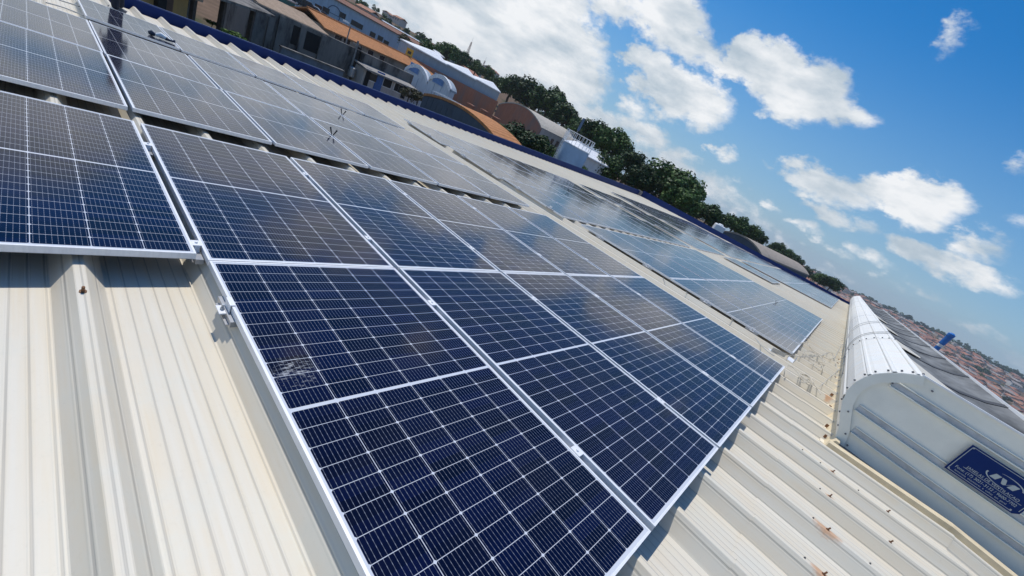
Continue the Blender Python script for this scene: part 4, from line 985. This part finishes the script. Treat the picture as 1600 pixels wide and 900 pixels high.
# orange rail by the far trees
p, q = at(1067, 333, 60), at(1093, 348, 58); o = empty('guard_rail', 'short rusty orange rail before the dark trees above the fascia', 'railing', p); d = q-p; b = MB(); b.tube([(0,0,0), d], .05, 5); b.tube([(0,0,-.5), d+Vector((0,0,-.5))], .05, 5)
for k in range(5): b.tube([d*(k/4), d*(k/4)+Vector((0,0,-3))], .05, 5)
b.build('rail', simple('orange rust paint', (.35, .13, .04), .7), o)
# blue water tower on the right
p = at(1486, 524, 120); g = ground(p.x, p.y); H = p.z-g; o = empty('water_tower', 'bright blue water tower with a white band standing above the red roofed town', 'water tower', (p.x, p.y, g)); r = .46
TB = simple('bright blue tower paint', (.015, .16, .52), .4, 0, .1, 1.0)
b = MB(); b.lathe([(r*.8,0),(r*.8,H-6.4),(r*.85,H-6.0),(r*1.0,H-5.6),(r*1.0,H-2.9)], (0,0,0), 24); b.build('column', TB, o); b = MB(); b.lathe([(r*1.03,H-2.9),(r*1.03,H-2.35)], (0,0,0), 24); b.build('band', WHITE, o)
b = MB(); b.lathe([(r*1.0,H-2.35),(r*1.12,H-2.2),(r*1.2,H-.4),(r*1.35,H-.3),(r*1.35,H+.25),(r*.5,H+.5)], (0,0,0), 24); b.build('tank', TB, o)

# ------------------------------------------------------------------ trees
def leaf_material(name, dark, light):
    t = MT(name); g = N(t.n, 'ShaderNodeNewGeometry'); oi = N(t.n, 'ShaderNodeObjectInfo'); f = t.noise(g.outputs['Position'], .55, 4, .6); r = g.outputs['Random Per Island']
    k = t.math('ADD', t.math('MULTIPLY', f, .55), t.math('MULTIPLY', r, .45)); k = t.math('MULTIPLY_ADD', t.math('SUBTRACT', oi.outputs['Random'], .5), .5, k)
    t.col(t.ramp(k, dark, light, .25, .8)).set(.6, 0, .25)
    return t.m
LEAF = leaf_material('dark tree leaves', (.012, .034, .007), (.062, .125, .024)); LEAF2 = leaf_material('bright bush leaves', (.03, .08, .01), (.12, .22, .03)); LEAF3 = leaf_material('dry leaves', (.045, .045, .02), (.13, .12, .05)); BARK = simple('bark', (.075, .055, .04), .9, 0, .3, 8)
def crown_mesh(seed, lobes, per, leaf, flat=.8, mat=LEAF):
    """many leaf clumps spread over overlapping lobes; unit radius, centre at the origin"""
    rg = random.Random(seed); v = []; f = []
    for L in range(lobes):
        th = rg.uniform(0, 2*math.pi); ph = math.acos(rg.uniform(-.55, 1)); rr = rg.uniform(.35, .82)
        c = Vector((math.sin(ph)*math.cos(th), math.sin(ph)*math.sin(th), math.cos(ph)*flat))*rr; lr = rg.uniform(.20, .40)
        for k in range(per):
            d = Vector((rg.gauss(0,1), rg.gauss(0,1), rg.gauss(.25,1))).normalized(); p = c + d*lr*rg.uniform(.62, 1.08)*Vector((1,1,.85)).length/1.65
            n = (d + Vector((rg.gauss(0,.5), rg.gauss(0,.5), rg.gauss(0,.5)))).normalized(); a = n.cross(Vector((rg.gauss(0,1), rg.gauss(0,1), rg.gauss(0,1)))).normalized(); b_ = n.cross(a); s_ = leaf*rg.uniform(.5, 1.25)
            q = len(v); v += [tuple(p+a*s_), tuple(p+b_*s_*.75), tuple(p-a*s_*.9), tuple(p-b_*s_*.8)]; f.append((q, q+1, q+2, q+3))
    me = bpy.data.meshes.new('crown'); me.from_pydata(v, [], f); me.materials.append(mat); me.update(); return me
CROWNS = [crown_mesh(s, 34, 170, .062) for s in (1, 2, 3, 4)]; CROWN_B = crown_mesh(9, 20, 120, .075, .75, LEAF2); CROWN_D = crown_mesh(11, 16, 90, .07, .9, LEAF3)
FARC = [crown_mesh(s, 14, 42, .13) for s in (21, 22, 23)]
def trunk_mesh(seed):
    b = MB(); b.tube([(0,0,-1.0),(.03,0,-.7),(-.02,.03,-.35),(.02,0,.0)], .1, 8, radii=[.125,.09,.075,.055]); return b.mesh('trunk', BARK)
def limb_mesh(seed):
    rg = random.Random(seed); b = MB()
    for k in range(7):
        a = k*.9+rg.uniform(-.3,.3); e = Vector((math.cos(a)*rg.uniform(.35,.55), math.sin(a)*rg.uniform(.35,.55), rg.uniform(-.05,.3))); s_ = Vector((0,0,rg.uniform(-.35,-.1))); b.tube([s_, s_.lerp(e,.5)+Vector((0,0,.06)), e], .03, 5, radii=[.045,.03,.012])
    return b.mesh('limb', BARK)
TRUNKS = [trunk_mesh(s) for s in (1, 2)]; LIMBS = [limb_mesh(s) for s in (1, 2)]
tr_i = 0
def tree(px, py, rpx, D, label, squash=.85, crown=None, name='tree', cat='tree', group='trees beyond the roof'):
    """crown centred where the photo shows it, radius given in photo pixels; trunk down to the terrain"""
    global tr_i; tr_i += 1
    p = at(px, py, D); d = ray(px, py); r = rpx*(p-CAM).length/(FPX*d.length)*1.12; g = ground(p.x, p.y)
    o = empty(name, label, cat, (p.x, p.y, g-.3), (0, 0, tr_i*1.7), group); cz = p.z-g+.3
    c = link('crown', crown or CROWNS[tr_i % 4], o, (0,0,cz)); c.scale = (r, r, r*squash)
    if cz > r*.3:
        t = link('trunk', TRUNKS[tr_i % 2], o, (0,0,cz)); k = min(r, 6.0); t.scale = (k*.9, k*.9, max(cz, .6*r)); t = link('limb', LIMBS[tr_i % 2], o, (0,0,cz)); t.scale = (r, r, r*.9)
    return o
T = [(800,140,24,150,'dark tree rising left of the brick arch, first on the hill edge'),(828,152,34,140,'broad dark tree behind the pale curved roof'),(858,165,34,128,'dense tree behind the windows of the brick arch hall'),(882,186,28,118,'tree directly left of the blue headed pole'),
 (780,130,12,165,'small tree at the end of the white stepped roofs'),(930,212,30,96,'rounded tree behind the tank railing'),(955,228,34,92,'broad brownish green tree right of the tank'),(905,208,22,104,'tree behind the tank, partly hidden by its railing'),
 (945,262,30,66,'low dark tree beside the small white shed'),(985,258,30,84,'bushy tree between the tank and the tallest dark tree'),(1000,283,32,70,'dark tree against the fascia left of the tallest tree'),
 (1042,296,47,74,'tallest and darkest tree on the fascia line'),(1068,300,32,78,'dark tree on the right shoulder of the tallest tree'),(1060,315,34,70,'very dark low tree before the tallest tree'),(1108,338,24,84,'lighter green tree right of the tallest tree'),(1095,332,20,92,'small tree tucked behind the tallest tree'),
 (1148,352,22,104,'tree behind the white water box'),(1168,362,20,110,'tree above the dark arched gable'),(1184,372,15,122,'last dark tree above the tan roof'),(1135,348,14,98,'small round tree left behind the water box'),
 (1215,388,13,190,'tree on the slope right of the tan roof'),(1228,396,12,230,'second tree on the slope right of the tan roof'),(1243,408,12,260,'bushy tree before the far town'),(1208,398,12,160,'low tree at the far end of the tan roof'),(1258,425,12,300,'dark tree near the end of the fascia'),(1300,445,16,210,'dark tree near the ventilator far end'),(1283,438,13,215,'dark tree left of the ventilator far end'),
 (700,85,20,150,'dark hill tree beside the long blue shed'),(685,80,13,155,'small hill tree at the end of the blue shed'),(722,92,16,170,'rounded hill tree below the tall mast'),(745,106,12,180,'hill tree below the second mast'),(762,116,12,190,'hill tree right of the masts')]
for a in T: tree(*a)
tree(812, 217, 36, 42, 'leafy green tree before the red brick arch', .62); tree(785, 208, 22, 41, 'spreading green branch end above the orange vault', .6); tree(845, 230, 26, 43, 'dark green tree left of the tank foot', .7)
tree(858, 238, 15, 47, 'bright green bush at the left foot of the tank', .8, CROWN_B, 'bush', 'bush'); tree(908, 262, 10, 46, 'bright bush at the right foot of the tank', .8, CROWN_B, 'bush', 'bush')
tree(366, 58, 17, 33, 'bright green bush below the shed posts', .75, CROWN_B, 'bush', 'bush'); tree(332, 36, 10, 36, 'low green bush between the shed posts', .5, CROWN_B, 'bush', 'bush')
tree(640, 148, 16, 44, 'thin dry tree right of the low pale house', .8, CROWN_D); tree(655, 152, 13, 44, 'dry shrub before the white arched halls', .7, CROWN_D)
tree(634, 66, 13, 100, 'dry olive tree beside the yellow board', .9, CROWN_D); tree(668, 78, 14, 110, 'green tree before the long blue shed', .9); tree(476, 27, 8, 74, 'small bush on the teal wall terrace', .6, CROWN_B, 'bush', 'bush')

# ------------------------------------------------------------------ far town and hill
rg = random.Random(31)
def house_mesh(seed):
    r = random.Random(seed); b = MB(); w, d, h = r.uniform(7, 13), r.uniform(7, 10), r.uniform(3, 6.2); b.box(-w/2, w/2, -d/2, d/2, -6, h, 0)
    e = .5; rz = h+r.uniform(1.2, 2.2); A = [(-d/2-e, h-.15), (0, rz), (d/2+e, h-.15)]
    b.prism([Vector((-w/2-e, y, z)) for y, z in A]+[Vector((-w/2-e, y, z-.2)) for y, z in reversed(A)], (0,0,0), (w+2*e,0,0), 1)
    for sy in (-1, 1):
        for k in range(int(w/2.6)):
            x = -w/2+1.3+k*2.5; b.box(x-.5, x+.5, min(sy*(d/2), sy*(d/2+.06)), max(sy*(d/2), sy*(d/2+.06)), h-2.1, h-.9, 2)
    return b
WALLS = [(.55,.50,.45),(.62,.60,.56),(.46,.36,.28),(.50,.44,.40)]; ROOFS = [(.34,.14,.085),(.28,.125,.085),(.38,.19,.12),(.30,.26,.24)]
wm_l = [simple('far wall', c, .85, 0, .12, .3) for c in WALLS]; rm_l = [simple('far roof', c, .9, 0, .25, .4) for c in ROOFS]
HM = []
for s_ in range(8): HM.append(house_mesh(s_).mesh('house', [wm_l[s_ % 4], rm_l[(s_*3+s_//4) % 4], PANE]))
def place_house(azd, D, label, group, sc=1.0, lift=0.0):
    x, y = CAM.x+D*math.sin(rad(azd)), CAM.y+D*math.cos(rad(azd)); z = terrain_polar(azd, D)
    o = tag(link('house', rg.choice(HM), None, (x, y, z+.2+lift), (0,0,rg.choice((0, 1.57))+rad(25)+rg.uniform(-.2,.2))), label, 'house', group); o.scale = (sc, sc, sc); return o
def far_tree(azd, D, r, label, group):
    x, y = CAM.x+D*math.sin(rad(azd)), CAM.y+D*math.cos(rad(azd)); z = terrain_polar(azd, D)
    o = tag(link('tree', rg.choice(FARC), None, (x, y, z+r*.55), (0,0,rg.uniform(0,6))), label, 'tree', group); o.scale = (r*rg.uniform(.9,1.3), r*rg.uniform(.9,1.3), r*rg.uniform(.75,1.05))
for i in range(295):
    D = 560 + 1040*(i/295)**.9 + rg.uniform(-20, 20); a = rg.uniform(-8.5, 16.5)
    if a < -3 and D < 800 and rg.random() < .5: continue
    place_house(a, D, 'small house with terracotta roof in the far town', 'houses of the far town', rg.uniform(1.2, 1.8))
mass = MB()
for i in range(900):
    D = rg.uniform(600, 1620); a = rg.uniform(-9, 17); z = terrain_polar(a, D); x, y = CAM.x+D*math.sin(rad(a)), CAM.y+D*math.cos(rad(a))
    w, d, h = rg.uniform(5, 10), rg.uniform(4, 7), rg.uniform(3, 6); mt = Matrix.Translation((x, y, z)) @ Matrix.Rotation(rad(25)+rg.choice((0, 1.57))+rg.uniform(-.2, .2), 4, 'Z')
    mass.box(-w, w, -d, d, -6, h, rg.randrange(4), mt); k = 4+rg.choice((0, 0, 1, 2, 2, 3)); e = .5
    P = [mt @ Vector(q) for q in ((-w-e,-d-e,h-.1),(w+e,-d-e,h-.1),(w+e,0,h+1.9),(-w-e,0,h+1.9),(w+e,d+e,h-.1),(-w-e,d+e,h-.1))]
    mass.quad(P[0], P[1], P[2], P[3], k); mass.quad(P[3], P[2], P[4], P[5], k); mass.poly([P[1], P[4], P[2]], k); mass.poly([P[0], P[3], P[5]], k)
tag(mass.build('town_houses', wm_l+rm_l), 'dense mass of tiny terracotta roofed houses filling the far town', 'houses', kind='stuff')
for i in range(130):
    D = rg.uniform(480, 1600); a = rg.uniform(-9.5, 17); far_tree(a, D, rg.uniform(5, 9), 'dark tree among the houses of the far town', 'trees of the far town')
for i in range(75):
    a = -9.5 + 26.5*i/75 + rg.uniform(-.2, .2); far_tree(a, rg.uniform(1610, 1700), rg.uniform(7, 13), 'dark tree on the far skyline', 'trees on the far skyline')
for i in range(60):
    a = rg.uniform(1, 17); far_tree(a, rg.uniform(240, 470), rg.uniform(3.5, 6), 'dark tree in the valley before the town', 'trees in the valley')
for i in range(26):
    D = rg.uniform(190, 340); a = rg.uniform(-80, -47); place_house(a, D, 'small house on the hill behind the office block', 'houses on the near hill', rg.uniform(.6, .8), -1.2)
for i in range(70):
    a = rg.uniform(-84, -38); far_tree(a, rg.uniform(170, 420), rg.uniform(2.2, 4.6), 'dark tree on the near hill skyline', 'trees on the near hill')

# ------------------------------------------------------------------ the air between here and the far town
hb = MB(); hb.box(-3100, 3100, -3100, 3100, -320, 60)
hm = bpy.data.materials.new('haze'); hm.use_nodes = True; hn = hm.node_tree.nodes; hn.clear()
ho = hn.new('ShaderNodeOutputMaterial'); hv = hn.new('ShaderNodeVolumePrincipled'); hv.inputs['Density'].default_value = .00019; hv.inputs['Color'].default_value = (.82, .91, 1.0, 1); hv.inputs['Anisotropy'].default_value = .3
hm.node_tree.links.new(hv.outputs[0], ho.inputs['Volume'])
tag(hb.build('haze', hm), kind='stuff')
